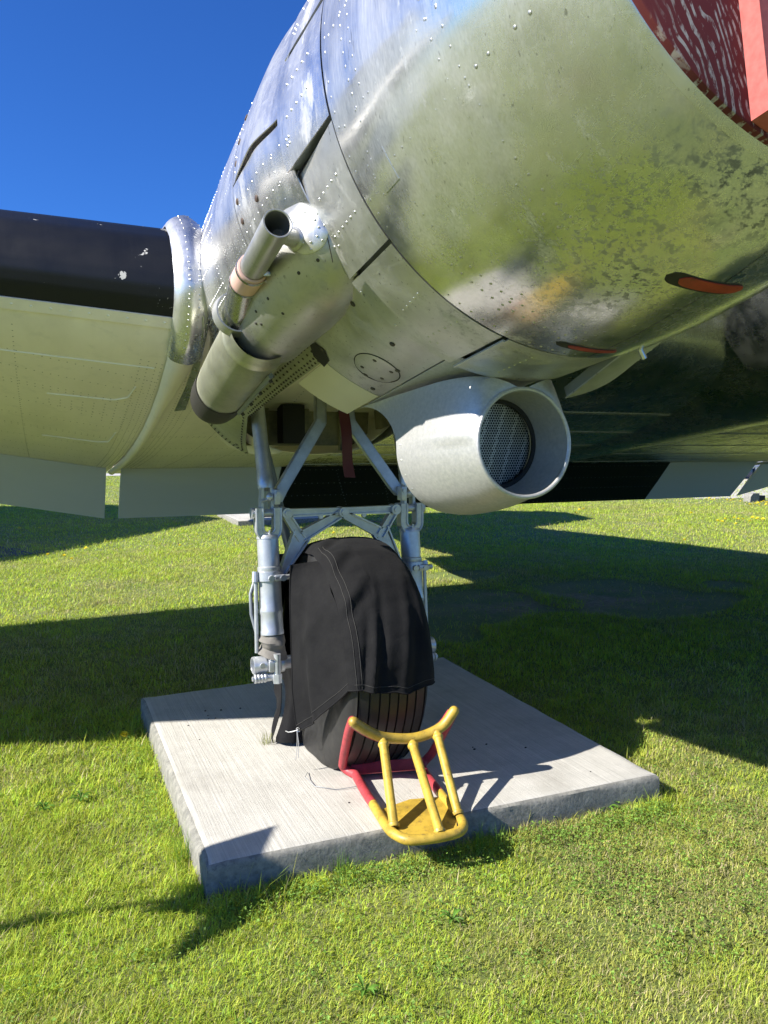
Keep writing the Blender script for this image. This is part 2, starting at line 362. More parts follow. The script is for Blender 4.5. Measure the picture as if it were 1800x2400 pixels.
def rivets(name, pts, r, mat, parent, h=.45, kind='stuff', n=7):
    """domed rivet heads: list of (point, normal)"""
    mb = MB()
    for p, nn in pts:
        p = np.asarray(p, float); nn = np.asarray(nn, float); nn = nn / np.linalg.norm(nn)
        a = np.cross(nn, V(.3, .2, .9)); a /= np.linalg.norm(a); b = np.cross(nn, a)
        vs = [p + r * (cos(2 * pi * j / n) * a + sin(2 * pi * j / n) * b) - nn * r * .2 for j in range(n)]
        vs += [p + r * .68 * (cos(2 * pi * j / n) * a + sin(2 * pi * j / n) * b) + nn * r * h * .75 for j in range(n)] + [p + nn * r * h]
        fs = [(j, (j + 1) % n, n + (j + 1) % n, n + j) for j in range(n)] + [(n + j, n + (j + 1) % n, 2 * n) for j in range(n)]
        mb.add(vs, fs)
    return mb.build(name, mat, parent, angle=60, kind=kind)

# pixel ray (1800 x 2400 picture) used to look up where a feature lies on a surface
FPX = 1795.0
_r = V(cos(radians(24)), -sin(radians(24)), 0); _p = radians(-4.9)
_f = V(sin(radians(24)) * cos(_p), cos(radians(24)) * cos(_p), sin(_p)); _u = np.cross(_r, _f); CAMP = V(0, 0, CAM_H)
def ray(x, y): return _f + _r * (x - 900) / FPX - _u * (y - 1200) / FPX
def onz(x, y, z): d = ray(x, y); return CAMP + d * (z - CAM_H) / d[2]
def ony(x, y, Y): d = ray(x, y); return CAMP + d * Y / d[1]
def onx(x, y, X): d = ray(x, y); return CAMP + d * X / d[0]

SLAB = .13
# ================================================================== SETTING
def sheet(name, poly, z, mat, label=None):
    return tag(mesh(name, [(x, y, z) for x, y in poly], [tuple(range(len(poly)))], mat, smooth=False), label, kind='structure')

def lawn():
    m = Mat('lawn_sheet', (.1, .14, .03), .95)
    g = m.mix(m.ramp(m.noise(1.3, 5, .65), [(.35, 0), (.65, 1)]), (.16, .22, .042), (.27, .29, .085))
    g = m.mix(m.ramp(m.noise(38, 5, .75), [(.40, 0), (.65, .75)]), g, (.065, .10, .02))
    g = m.mix(m.ramp(m.noise(.45, 4, .6), [(.55, 0), (.72, .7)]), g, (.27, .24, .12))
    # worn soil in the middle under the belly
    sep = m.n("ShaderNodeSeparateXYZ"); m.link(m.coord(), sep.inputs[0])
    dx = m.math('DIVIDE', m.math('SUBTRACT', sep.outputs[0], 5.2), 2.9); dy = m.math('DIVIDE', m.math('SUBTRACT', sep.outputs[1], 6.6), 1.5)
    rr = m.math('ADD', m.math('MULTIPLY', dx, dx), m.math('MULTIPLY', dy, dy))
    e = m.math('ADD', rr, m.math('MULTIPLY', m.noise(1.6, 5, .7), 1.6))
    soil = m.mix(m.ramp(m.noise(16, 6, .75), [(.35, 0), (.65, 1)]), (.18, .13, .09), (.50, .39, .27))
    m.color(m.mix(m.ramp(e, [(.55, 1), (1.0, 0)]), g, soil)); m.bump(m.noise(55, 5, .75), .8, .03)
    M['lawn'] = m.m
    xs = np.concatenate([[-1500, -300, -80, -30], np.linspace(-12, 26, 20), [40, 90, 300, 1500]])
    ys = np.concatenate([[-1500, -300, -80, -30], np.linspace(-12, 40, 27), [60, 120, 400, 1500]])
    vs = [(x, y, 0) for x in xs for y in ys]; n = len(ys)
    fs = [(i * n + j, i * n + j + 1, (i + 1) * n + j + 1, (i + 1) * n + j) for i in range(len(xs) - 1) for j in range(n - 1)]
    tag(mesh('lawn', vs, fs, 'lawn', smooth=False), 'mown green lawn with dandelions and worn soil under the aircraft', kind='structure')
lawn()

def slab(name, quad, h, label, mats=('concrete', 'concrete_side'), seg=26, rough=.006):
    """cast concrete pad: broomed top, rough rounded edges"""
    q = [np.array(p, float) for p in quad]; N = seg
    def top(u, v): return (q[0] * (1 - u) * (1 - v) + q[1] * u * (1 - v) + q[2] * u * v + q[3] * (1 - u) * v)
    # perimeter rings from top inner to bottom
    vs = []; fs = []; mi = []
    per = [(i / N, 0) for i in range(N)] + [(1, i / N) for i in range(N)] + [(1 - i / N, 1) for i in range(N)] + [(0, 1 - i / N) for i in range(N)]
    K = len(per); c = sum(q) / 4
    rings = [(-.045, h), (-.020, h - .002), (-.007, h - .010), (-.001, h - .026), (.002, h * .5), (.006, -.06)]
    nr = len(rings)
    for ri, (off, z) in enumerate(rings):
        for u, v in per:
            p = top(u, v)
            d = V(0, 0)
            e01 = q[1] - q[0]; e03 = q[3] - q[0]
            ux = e01 / np.linalg.norm(e01); uy = e03 / np.linalg.norm(e03)
            if u == 0: d = d - ux
            if u == 1: d = d + ux
            if v == 0: d = d - uy
            if v == 1: d = d + uy
            if (u in (0, 1)) and (v in (0, 1)): d = d * .55          # rounded corners
            nz = noise.noise(Vector((p[0] * 9, p[1] * 9, z * 14 + ri))) * rough * (1.6 if ri > 1 else .5)
            pp = p + d * (off + nz); vs.append((pp[0], pp[1], z + nz * .3 * (ri > 0)))
    for r in range(nr - 1):
        for k in range(K):
            fs.append((r * K + k, r * K + (k + 1) % K, (r + 1) * K + (k + 1) % K, (r + 1) * K + k)); mi.append(0 if r < 1 else 1)
    fs.append(tuple(range(K))); mi.append(0)
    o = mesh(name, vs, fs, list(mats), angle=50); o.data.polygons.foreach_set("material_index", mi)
    return tag(o, label, kind='structure')
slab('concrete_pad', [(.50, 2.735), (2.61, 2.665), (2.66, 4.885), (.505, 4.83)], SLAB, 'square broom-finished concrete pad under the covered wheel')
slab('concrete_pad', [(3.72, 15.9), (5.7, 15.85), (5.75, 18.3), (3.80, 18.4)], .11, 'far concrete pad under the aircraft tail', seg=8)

sheet('asphalt_path', [(-9, 11.4), (-2, 12.55), (-.75, 12.7), (-.30, 12.95), (.08, 13.25), (-.25, 13.6), (-.7, 14.3), (-2, 14.9), (-9, 15.6)], .006, 'asphalt', 'dark asphalt path end in the shade at left')
sheet('paved_path', [(-60, 44), (10, 46.5), (70, 46), (70, 50.5), (10, 50.5), (-60, 49)], .006, 'paving', 'pale paved path far behind the wing')
sheet('paved_apron', [(19, 18.2), (60, 10), (75, 34), (34, 44), (24, 27)], .010, 'paving', 'pale paved apron far right beyond the dandelions')

def far_building():
    b = empty('building', (36, 29, 0))
    tag(b, 'white building with dark blue glazed base far right beyond the lawn', 'building')
    MB().box((36, 31, 3.2), (26, 5, 5.2), ch=.01).build('wall', 'white_wall', b)
    MB().box((36, 31.2, 5.95), (26.8, 5.8, .28), ch=.1).build('roof', 'paving', b)
    for i in range(12):
        x = 24.2 + i * 2.1
        w = MB().box((x, 28.62, .30), (1.9, .3, .55), ch=.05).build('window', 'window_blue', b)
        MB().box((x, 28.44, .56), (1.95, .05, .05)).box((x - .97, 28.44, .3), (.06, .06, .55)).build('frame', 'white_wall', w)
far_building()
def ground_box():
    b = empty('light_box', (23.4, 18.0, 0)); tag(b, 'grey concrete light box with dark slot on the lawn edge', 'light box')
    p = onz(1764, 1176, 0.0)
    b.location = p
    mb = MB(); x, y = p[0], p[1]
    mb.prism([(x - .22, y - .1, .0), (x + .16, y - .1, .0), (x + .16, y - .1, .26), (x - .10, y - .1, .26), (x - .20, y - .1, .16)], (0.05, .3, 0)); mb.build('housing', 'concrete_side', b, smooth=False)
    MB().box((x + .30, y + .02, .10), (.26, .22, .17)).build('shroud', 'dark', b)
ground_box()

def shadow_block_left():
    """unseen block added left of the view to cast the lawn shadow behind the wing"""
    b = empty('shadow_block', (-12, 20, 0)); tag(b, 'unseen grey block added left of the view to shade the lawn', 'building')
    P = [(-5.1, 17.8, 0), (-7.1, 23.2, 0), (-13.5, 24.5, 0), (-15.5, 13.0, 0), (-10.6, 10.8, 0)]  # footprint set back from the lawn shadow it is added to cast
    MB().prism(P, (0, 0, 6.0)).build('wall', 'flap', b, smooth=False)
    c = np.mean(P, 0); MB().prism([c + (np.array(p) - c) * 1.02 + V(0, 0, 6.02) for p in P], (0, 0, .18)).build('roof', 'asphalt', b, smooth=False)
    MB().box((-7.76, 14.22, 1.7), (3.4, .10, 3.4), V(.617, .787, 0, .787, -.617, 0, 0, 0, 1).reshape(3, 3).T, ch=.05).build('door', 'gunmetal', b)
shadow_block_left()

def shadow_post():
    b = empty('shadow_caster', (-1.6, 2.9, 0)); tag(b, 'unseen post and board added left of the view to shade the pad corner', 'sign')
    # added only to cast the pad corner shadow: outline moved back along the sunlight
    k = LIGHT / -LIGHT.z
    def up(x, y): return V(x, y, .13) - V(k.x, k.y, k.z) * (1.55 + .55 * (x - .8) + .25 * (y - 2.9))
    top = up(.80, 2.93); base = V(top[0] - .62, 2.87, 0); b.location = base
    MB().cyl(base, V(base[0], base[1], 1.42), .030, .028, 10).build('post', 'silver', b)
    MB().prism([top, up(.64, 2.65), up(.36, 2.52), up(.12, 2.43), up(.30, 2.64), up(.08, 2.75), up(.40, 2.86)], (0.010, .004, .012)).build('board', 'wing', b, smooth=False)
    MB().cyl(V(base[0], base[1], 1.40), up(.36, 2.76), .014, .012, 8).build('arm', 'silver', b)
shadow_post()
# ================================================================== AIRCRAFT
AC = empty('aircraft', (1.40, 3.6, SLAB))
tag(AC, 'twin-engine propeller aircraft in bare aluminium parked on the lawn, engine nacelle nearest', 'aircraft')
AL = radians(9.5); EC = V(1.40, 1.895, 2.642); AX = V(0, -cos(AL), sin(AL)); EX = V(1, 0, 0); EZ = np.cross(EX, -AX)
def E(s, r, th): t = radians(th); return EC + AX * s - EX * r * sin(t) - EZ * r * cos(t)
def EN(th): t = radians(th); return -EX * sin(t) - EZ * cos(t)
def axis_pt(p): return EC + AX * ((p - EC) @ AX)
def hit(x, y, rf, t0=.8):
    d = ray(x, y)
    for t in np.arange(t0, 8, .004):
        p = CAMP + d * t; v = p - EC; s = v @ AX; a = v @ EX; b = v @ EZ
        if hypot(a, b) < rf(s): return s, degrees(atan2(-a, -b))
    return None

# ---- cowling
CP = ([-.05, 0, .1, .2, .3, .4, .5, .6, .68, .74, .78, .80], [.727, .727, .727, .722, .712, .702, .69, .668, .645, .617, .592, .578])
def rc(s): return interp(s, *CP)
def cowl_panel(name, th0, th1, s0, s1, mat, n=96):
    ss = np.concatenate([np.linspace(s0, .6, 16), np.linspace(.62, s1, 9)]) if s1 > .62 else np.linspace(s0, s1, 8)
    def P(s, th):
        # panel beaten slightly out of true
        w = noise.noise(Vector((s * 3.1, th * .035, 1.7))) * .0022 + noise.noise(Vector((s * 9, th * .1, 4.2))) * .0007
        return E(s, rc(s) + w * (1 if s < .7 else .2), th)
    return shell(name, P, ss, np.linspace(th0, th1, n), .006, mat, AC, inward=axis_pt)
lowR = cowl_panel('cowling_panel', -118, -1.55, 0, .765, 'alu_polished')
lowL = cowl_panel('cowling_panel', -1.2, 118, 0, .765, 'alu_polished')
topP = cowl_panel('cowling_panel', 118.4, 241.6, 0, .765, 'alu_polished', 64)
# nose lip ring
lip = MB().lathe(EC, AX, [(.764, rc(.764) - .006), (.764, rc(.764) + .001), (.772, rc(.772) + .0015), (.780, .592), (.783, .586), (.782, .577), (.775, .571), (.74, .566), (.68, .566)], 128, closed=False)
lip.build('cowling_lip', 'alu_skin', AC)
MB().lathe(EC, AX, [(.0, .715), (.1, .712), (.3, .70), (.5, .676), (.6, .655), (.69, .62), (.69, .50), (.0, .50)], 96).build('cowling_lining', 'dark', AC)
# dark strip behind the bottom seam
shell('seam_strip', lambda s, th: E(s, rc(s) - .004, th), np.linspace(.0, .76, 24), [-2.3, -1.38, -.5], .003, 'dark', lowL, inward=axis_pt)
def curved(name, s0, s1, th0, th1, lift, mat, parent, slant=0.0, rf=rc, thick=.004, ns=8, nt=24, rounded=True, **kw):
    """rounded-end strip lying on a surface of revolution"""
    def P(v, u):
        # u along theta, v across s
        th = lerp(th0, th1, u); k = 1.0
        if rounded:
            e = .16
            if u < e: k = sqrt(max(0, 1 - (1 - u / e) ** 2))
            elif u > 1 - e: k = sqrt(max(0, 1 - (1 - (1 - u) / e) ** 2))
        sm_ = (s0 + s1) / 2 + slant * (u - .5); s = sm_ + (v - .5) * (s1 - s0) * max(k, .02)
        return E(s, rf(s) + lift, th)
    return shell(name, P, np.linspace(0, 1, ns), np.linspace(0, 1, nt), thick, mat, parent, inward=axis_pt, **kw)
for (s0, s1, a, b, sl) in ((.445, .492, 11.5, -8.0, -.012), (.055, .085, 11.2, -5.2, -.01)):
    d = curved('slot', s0, s1, a, b, .0012, 'dark', lowL, sl)  # raised dark patch paints the shade of a recess, nothing is cut
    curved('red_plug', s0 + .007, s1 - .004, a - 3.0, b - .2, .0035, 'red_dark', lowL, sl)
# flush rivets of the cowling
def ring_rivets(s, th0, th1, step, rf, lift=.0): return [(E(s, rf(s) + lift, t), EN(t)) for t in np.arange(th0, th1, step)]
rv = []
for s in (.125, .165): rv += ring_rivets(s, 4, 116, 2.6, rc)
for s in (.43, .47): rv += ring_rivets(s, 30, 116, 3.4, rc)
rv += ring_rivets(.022, 3, 116, 3.0, rc)
for th in (62, 74, 92): rv += [(E(s, rc(s), th), EN(th)) for s in np.arange(.05, .68, .035)]
for th in (12, 27): rv += [(E(s, rc(s), th), EN(th)) for s in np.arange(.1, .68, .05)]
for s in np.arange(.085, .16, .018):
    for th in np.arange(59, 68, 1.9): rv.append((E(s + random.uniform(-.004, .004), rc(s), th + random.uniform(-.4, .4)), EN(th)))
rivets('rivets', [r for r in rv if random.random() < .9], .0045, 'rivet_flush', lowL, h=.04)
rv = []
for s in (.125, .165): rv += ring_rivets(s, -100, -4, 2.6, rc)
rivets('rivets', rv, .0045, 'rivet_flush', lowR, h=.04)
# riveted repair patch
shell('patch', lambda s, th: E(s, rc(s) + .0016, th), np.linspace(.095, .165, 5), np.linspace(58.5, 65, 8), .0014, 'alu_polished', lowL, inward=axis_pt)

# ---- cowl flaps (ring of hinged panels behind the cowling)
FL = .300
FLAPS = [  # theta0, theta1, radius front, radius aft, material
    (20.3, 51.2, .7245, .716, 'alu_dull'), (52.2, 77.9, .7240, .7150, 'alu_dull'), (79.0, 103.4, .7265, .748, 'alu_skin'), (105.0, 130, .7265, .748, 'alu_skin'),
    (131.5, 180, .7265, .757, 'alu_skin'), (-12, 18.6, .7240, .7190, 'alu_dull'), (-50, -12.6, .7265, .790, 'alu_dull'), (-78, -51, .7265, .757, 'alu_dull'), (-130, -80, .7265, .757, 'alu_skin'), (-179, -132, .7265, .757, 'alu_skin')]
for i, (a, b, r0, r1, mt) in enumerate(FLAPS):
    def P(u, th, r0=r0, r1=r1, a=a, b=b):
        bow = .006 * sin(pi * (th - a) / (b - a))
        w = noise.noise(Vector((u * 3, th * .06, 9.1 + i))) * .0016
        return E(-.011 - u * (FL - .005), lerp(r0, r1, u) + (bow if r1 > .74 else 0) * u + w, th)
    fo = shell('cowl_flap', P, np.linspace(0, 1, 10), np.linspace(a, b, 22), .0045, mt, AC, inward=axis_pt)
    if r1 > .74:   # side return flange under each hinged flap
        for th in (a + .25, b - .25):
            shell('flange', lambda u, v, th=th, r0=r0, r1=r1: E(-.012 - u * (FL - .012), lerp(r0, r1, u) - .004 - v * .032, th), np.linspace(0, 1, 6), [0, .5, 1], .003, 'gunmetal', fo)
    rv = []
    m_ = (a + b) / 2
    def PN(u, th, P=P): return (P(u, th), EN(th))
    if 19 < a < 20.9:
        for k in range(5): rv.append(PN(.22 + k * .10, m_ + 4.2 - k * .25))
        for k in range(6): rv.append(PN(.18 + k * .11, m_ - 6.0 + .1 * k))
        rv += [PN(.74, m_ - 8.2), PN(.80, m_ - 6.9), PN(.95, b - 14), PN(.97, b - 3)]
    elif 52 < a < 53:
        for k in range(5): rv.append(PN(.24 + k * .12, m_ + 4.5))
        for k in range(6): rv.append(PN(.22 + k * .11, m_ - 4.0))
        rv += [PN(.88, m_ - 5.4), PN(.80, m_ - 6.0)]
    elif r1 > .74:
        for k in range(5): rv.append(PN(.28 + k * .12, m_ + 4.5))
        for k in range(5): rv.append(PN(.30 + k * .12, m_ - 2.5))
        for du, dt in ((.80, -6.5), (.86, -6.5), (.80, -7.8), (.86, -7.8)): rv.append(PN(du, m_ + dt))
    else:
        for k in range(7): rv.append(PN(.2 + k * .1, m_ + 6))
    rivets('rivets', rv, .0046, 'rivet', fo, h=.5)
# bright bent edge strip between two lower flaps
MB().prism([E(-.012, .729, 19.9), E(-.30, .722, 19.6), E(-.30, .722, 19.0), E(-.012, .729, 19.3)], -EN(19.4) * -.006).build('edge_strip', 'scoop', AC, smooth=False)
MB().lathe(EC, -AX, [(0.0, .700), (.26, .675), (.45, .655), (.75, .66)], 96).build('firewall_shroud', 'gunmetal', AC)

# ---- nacelle skin
def rn(s, th):
    th = abs(th); k = sm((th - 52) / 40.0)
    b = .692 + (.774 - .692) * k
    b -= .030 * sm((s + .52) / .22) * k
    if s < -1.25: b -= .028 * sm((-s - 1.25) / .8) * k
    if s < -2.3: b *= 1 - .06 * sm((-s - 2.3) / .5)
    return b
def nac(name, s0, s1, th0, th1, mat, ns=24, nt=24, lift=0.0, th0b=None, th1b=None, thick=.004, wob=.0018):
    """nacelle panel between stations; edges may run slanted (theta at s1 = *b)"""
    t0b = th0 if th0b is None else th0b; t1b = th1 if th1b is None else th1b
    def P(s, v):
        u = (s - s0) / (s1 - s0); th = lerp(lerp(th0, t0b, u), lerp(th1, t1b, u), v)
        l = lift(u, v) if callable(lift) else lift
        return E(s, rn(s, th) + l + noise.noise(Vector((s * 4, th * .07, 3.3))) * wob, th)
    return shell(name, P, np.linspace(s0, s1, ns), np.linspace(0, 1, nt), thick, mat, AC, inward=axis_pt)
# upper hinged cowl with the curved open slot at its lower edge
up = nac('nacelle_panel', -.27, -.78, 91.5, 178, 'alu_skin', 20, 44, th0b=93.5, lift=lambda u, v: .013 * max(0, 1 - v * 9) * (sin(pi * min(1, max(0, u * 1.05))) ** .7))
sd = nac('nacelle_panel', -.29, -.78, 52, 90.6, 'alu_skin', 20, 24, th1b=93.0)
lo = nac('nacelle_panel', -.29, -.86, 20.6, 51.6, 'alu_dull', 20, 20)
upR = nac('nacelle_panel', -.27, -.78, -178, -90, 'alu_skin', 12, 30); sdR = nac('nacelle_panel', -.29, -.86, -89, -21, 'alu_dull', 12, 20)
aft_up = nac('nacelle_panel', -.783, -1.16, 72.5, 178, 'alu_skin', 12, 48, lift=.0005)
nac('nacelle_panel', -1.145, -1.56, 72.5, 120, 'alu_skin', 12, 24, lift=-.005); nac('nacelle_panel', -1.145, -1.56, 119, 178, 'alu_skin', 12, 24, lift=-.002)
nac('nacelle_panel', -1.545, -1.95, 72.5, 104, 'alu_skin', 12, 20, lift=-.009); nac('nacelle_panel', -1.545, -1.95, 103, 178, 'alu_skin', 12, 30, lift=-.006)
aft_lo = nac('nacelle_panel', -.783, -1.95, 52.0, 72.0, 'alu_skin', 26, 12, lift=-.0035)
aft_R = nac('nacelle_panel', -.783, -1.95, -178, -44, 'alu_dull', 20, 40)
edge = nac('wheel_well_edge', -.865, -1.97, 41.0, 51.5, 'alu_stain', 26, 10, lift=-.001, th0b=43.0)
skirt = nac('nacelle_skirt', -1.953, -2.68, 43, 178, 'alu_stain', 22, 44, lift=-.003, th0b=27, wob=.004)
skR = nac('nacelle_skirt', -1.953, -2.68, -178, -43, 'alu_dull', 22, 40, lift=-.003, th1b=-27)
def tailfair(a0, a1):
    def P(s, v):
        th = lerp(a0, a1, v); r = (rn(max(s, -2.6), th) - .035) * (1 - .50 * sm((-s - 2.35) / 2.1)); return E(s, r, th)
    return shell('nacelle_tail_fairing', P, np.linspace(-2.30, -4.3, 26), np.linspace(0, 1, 36), .004, 'wing', AC, inward=axis_pt)
tailfair(18, 178); tailfair(-178, -18)
cream = nac('cream_panel', -.868, -1.19, 20.8, 40.6, 'cream', 10, 14, lift=-.001)
nac('cream_panel', -.868, -1.19, -40, -21, 'cream', 10, 14, lift=-.001)
# inner lining so the slots look into the dark
MB().lathe(EC, -AX, [(.30, .66), (.85, .655), (1.2, .68), (1.9, .66)], 72).build('nacelle_liner', 'dark', AC) if False else None

def N_riv(s, th, lift=.0): return (E(s, rn(s, th) + lift, th), EN(th))
rivets('rivets', [N_riv(ss_, t) for ss_ in (-2.64, -2.60) for t in np.arange(29, 100, 2.4)] + [N_riv(ss_, lerp(44.5, 31, (-1.97 - ss_) / .65)) for ss_ in np.arange(-1.97, -2.6, -.04)] + [N_riv(ss_, 62) for ss_ in np.arange(-1.97, -2.6, -.05)], .006, 'rivet_dark', skirt, h=.4)
rv = []
for th in (96, 101): rv += [N_riv(s, th, -.004 if s < -1.15 else 0) for s in np.arange(-.8, -1.94, -.022)]
for th in (76, 79, 87, 110, 116): rv += [N_riv(s, th, -.004 if s < -1.15 else 0) for s in np.arange(-.8, -1.94, -.024)]
for s in (-.80, -1.14, -1.165, -1.54, -1.565): rv += [N_riv(s, t) for t in np.arange(74, 140, 1.5)]
for s in (-1.9, -1.925): rv += [N_riv(s, t) for t in np.arange(54, 140, 1.7)]
rivets('rivets', rv, .0038, 'alu_skin', aft_up, h=.32)
rv = [N_riv(s, t) for t in (69.5, 70.8) for s in np.arange(-.8, -1.93, -.026)] + [N_riv(s, t) for s in (-.80, -1.15, -1.5) for t in np.arange(53, 70, 2.2)]
rivets('rivets', rv, .0036, 'alu_skin', aft_lo, h=.32)
rv = []
for t in (42.2, 43.6, 45.6, 47.4, 49.4, 50.7): rv += [N_riv(s + (t % 2) * .012, t + .35 * sin(s * 3)) for s in np.arange(-.90, -1.95, -.034 if t != 45.6 else -.05)]
rivets('rivets', rv, .0062, 'rivet_dark', edge, h=.5)
rv = [N_riv(s, 80) for s in np.arange(-.34, -.75, -.05)] + [N_riv(s, 86.5) for s in np.arange(-.34, -.75, -.055)] + [N_riv(-.4, t) for t in np.arange(70, 88, 3.2)]
rivets('rivets', rv, .0040, 'alu_skin', sd, h=.35)
rivets('rivets', [N_riv(-.755, t) for t in np.arange(96, 130, 4)] + [N_riv(s, 97) for s in np.arange(-.42, -.74, -.09)], .0055, 'rivet', up, h=.6)
# cowl fasteners: dark slotted screws
def fastener(parent, s, th, r=.011, mat='rust', rim=True):
    p = E(s, rn(s, th), th); n = EN(th); mb = MB().lathe(p, n, [(-.004, r), (.0025, r), (.004, r * .8), (.0042, 0.0005)], 14)
    f = mb.build('fastener', mat, parent)
    return f
for s, th in ((-.74, 88), (-.74, 83), (-.745, 77), (-.745, 71), (-.56, 82.5), (-.62, 74.5), (-.66, 68)): fastener(sd, s, th)
for s, th in ((-.745, 98), (-.745, 104), (-.745, 111)): fastener(up, s, th)
for s, th in ((-.42, 47.5), (-.56, 49), (-.80, 44), (-.44, 33), (-.74, 30), (-.82, 24.5), (-.58, 25.5)): fastener(lo, s, th, .0095, 'rivet_dark')
# oval inspection hatch
def hatch(parent, sc, tc, ds, dt, rf, mat, name='hatch'):
    mb = MB(); N = 40; vs = []; fs = []
    def pt(k, rr, lift):
        a = 2 * pi * k / N; x = np.sign(cos(a)) * abs(cos(a)) ** .7; y = np.sign(sin(a)) * abs(sin(a)) ** .7
        s, t = sc + ds * x * rr, tc + dt * y * rr; return E(s, rf(s, t) + lift, t)
    for rr, l in ((1.0, -.001), (1.0, .0018), (.93, .0026), (.5, .0028)):
        vs += [pt(k, rr, l) for k in range(N)]
    for i in range(3): fs += [(i * N + k, i * N + (k + 1) % N, (i + 1) * N + (k + 1) % N, (i + 1) * N + k) for k in range(N)]
    fs.append(tuple(3 * N + k for k in range(N))); mb.add(vs, fs); return mb.build(name, mat, parent)
h = hatch(lo, -.655, 29.5, .085, 6.3, rn, 'alu_dull')
MB().tube([E(-.655 + .093 * cos(a) , rn(-.655, 29.5) + .0005, 29.5 + 6.9 * sin(a)) for a in np.linspace(0, 2 * pi, 40)][:-1], .0022, 6, closed=True).build('gasket', 'dark', h)
for a in (.6, 2.4, 4.0, 5.5): fastener(lo, -.655 + .062 * cos(a), 29.5 + 4.6 * sin(a), .008, 'rivet_dark')
# flat dark patch laid on as the inside of a torn opening, at the lower rear corner of the side skin
MB().add(*(lambda P: (P, [tuple(range(len(P)))]))([E(-.845, rn(-.85, 46) + .002, 47.5), E(-.80, rn(-.8, 46) + .003, 46.6), E(-.79, rn(-.8, 43) + .004, 43), E(-.83, rn(-.83, 40) + .003, 40), E(-.90, rn(-.9, 39) + .002, 39.5), E(-.895, rn(-.9, 44) + .002, 44)])).build('torn_opening', 'dark', lo, smooth=False)

# ---- exhaust fairing, exhaust stack and heater intake pipe
def loft(name, stations, mat, parent, n=40, caps=False, kind=None, thick=None):
    """stations: list of (centre, radius); rings perpendicular to the chord"""
    mb = MB(); mb.tube([c for c, r in stations], [r for c, r in stations], n, caps=caps); return mb.build(name, mat, parent, angle=50)
ST = [(E(-.268, .60, 64), .02), (E(-.275, .60, 64), .075), (E(-.30, .605, 64), .115), (E(-.35, .625, 63.5), .150), (E(-.43, .650, 62.5), .172), (E(-.53, .68, 61.5), .176), (E(-.64, .71, 60.5), .170), (E(-.74, .74, 59.5), .160), (E(-.82, .765, 58.8), .152), (E(-.86, .775, 58.4), .149), (E(-.862, .776, 58.4), .138), (E(-.80, .76, 59), .136)]
fair = loft('exhaust_fairing', ST, 'alu_pipe', AC, 48)
x0 = V(.70, 2.58, 2.075); x1 = V(.715, 3.36, 1.905); xd = (x1 - x0) / np.linalg.norm(x1 - x0)
stack = MB().lathe(x0, xd, [(.0, .112), (.05, .118), (.08, .121), (.085, .124), (.10, .124), (.105, .121), (.40, .121), (.62, .118), (.74, .113), (.79, .108), (.79, .100), (.60, .104), (.2, .1)], 48).build('exhaust_stack', 'alu_stain', AC)
# scorched tail lip
MB().lathe(x0, xd, [(.70, .1185), (.78, .1175), (.86, .115), (.92, .109), (.935, .103), (.935, .097), (.86, .106), (.76, .108)], 40).build('tail_lip', 'soot', stack)
side = np.cross(xd, V(0, 0, 1)); side /= np.linalg.norm(side); dn = np.cross(side, xd); dn = dn if dn[2] < 0 else -dn
inb = side if side[0] > 0 else -side
def on_stack(t, ang, r): return x0 + xd * t + (dn * cos(ang) + inb * sin(ang)) * r
MB().prism([on_stack(.16, .55, .121), on_stack(.70, .55, .118), on_stack(.70, .40, .120), on_stack(.16, .40, .123)], (dn * cos(.5) + inb * sin(.5)) * .016).build('seam_flange', 'gunmetal', stack, smooth=False)
for t in (.2, .36, .52, .68):
    p = on_stack(t, .50, .132); MB().cyl(p, p + (dn * .8 + inb * .5) * .016, .008, n=6).build('bolt', 'rivet_dark', stack)
# forward opening heater pipe
pa = V(.60, 2.05, 2.272); pb = V(.602, 2.42, 2.19); pc = V(.62, 2.60, 2.115); pdv = (pb - pa) / np.linalg.norm(pb - pa)
pipe = MB().lathe(pa, pdv, [(0, .0405), (0, .0375), (.30, .037), (.30, .0355), (-.0, .0355), (-.002, .0375), (-.002, .0408), (0, .0410), (.39, .0395)], 40).build('heater_pipe', 'alu_pipe', AC)
MB().lathe(pa, pdv, [(.06, .0372), (.3, .0372), (.3, .0001)], 24).build('pipe_bore', 'dark', pipe)
hose = MB().lathe(pa, pdv, [(.275, .041), (.277, .0465), (.30, .048), (.36, .048), (.40, .0475), (.402, .042)], 36).build('hose', 'hose', AC)
for t in (.293, .385):
    cl = MB().lathe(pa, pdv, [(t - .006, .0483), (t - .006, .0502), (t + .006, .0502), (t + .006, .0483)], 36, closed=True).build('hose_clamp', 'steel', hose)
    q = pa + pdv * t + V(.030, -.040, -.018) * .95
    MB().box(q, (.030, .016, .013)).cyl(q + V(-.02, 0, 0), q + V(.024, 0, 0), .005, n=8).build('screw', 'steel', cl)
elb = MB().tube([pa + pdv * .39, pb + V(.002, .03, -.012), pc, pc + V(.045, .10, -.07)], [.0465, .0485, .054, .06], 32).build('exhaust_elbow', 'alu_dark', AC)
# collar of the fairing around the elbow
cc = pc + V(-.006, .0, .005)
MB().lathe(cc, pdv, [(-.022, .066), (-.022, .071), (.016, .079), (.016, .073)], 36, closed=True).build('collar', 'alu_pipe', elb)
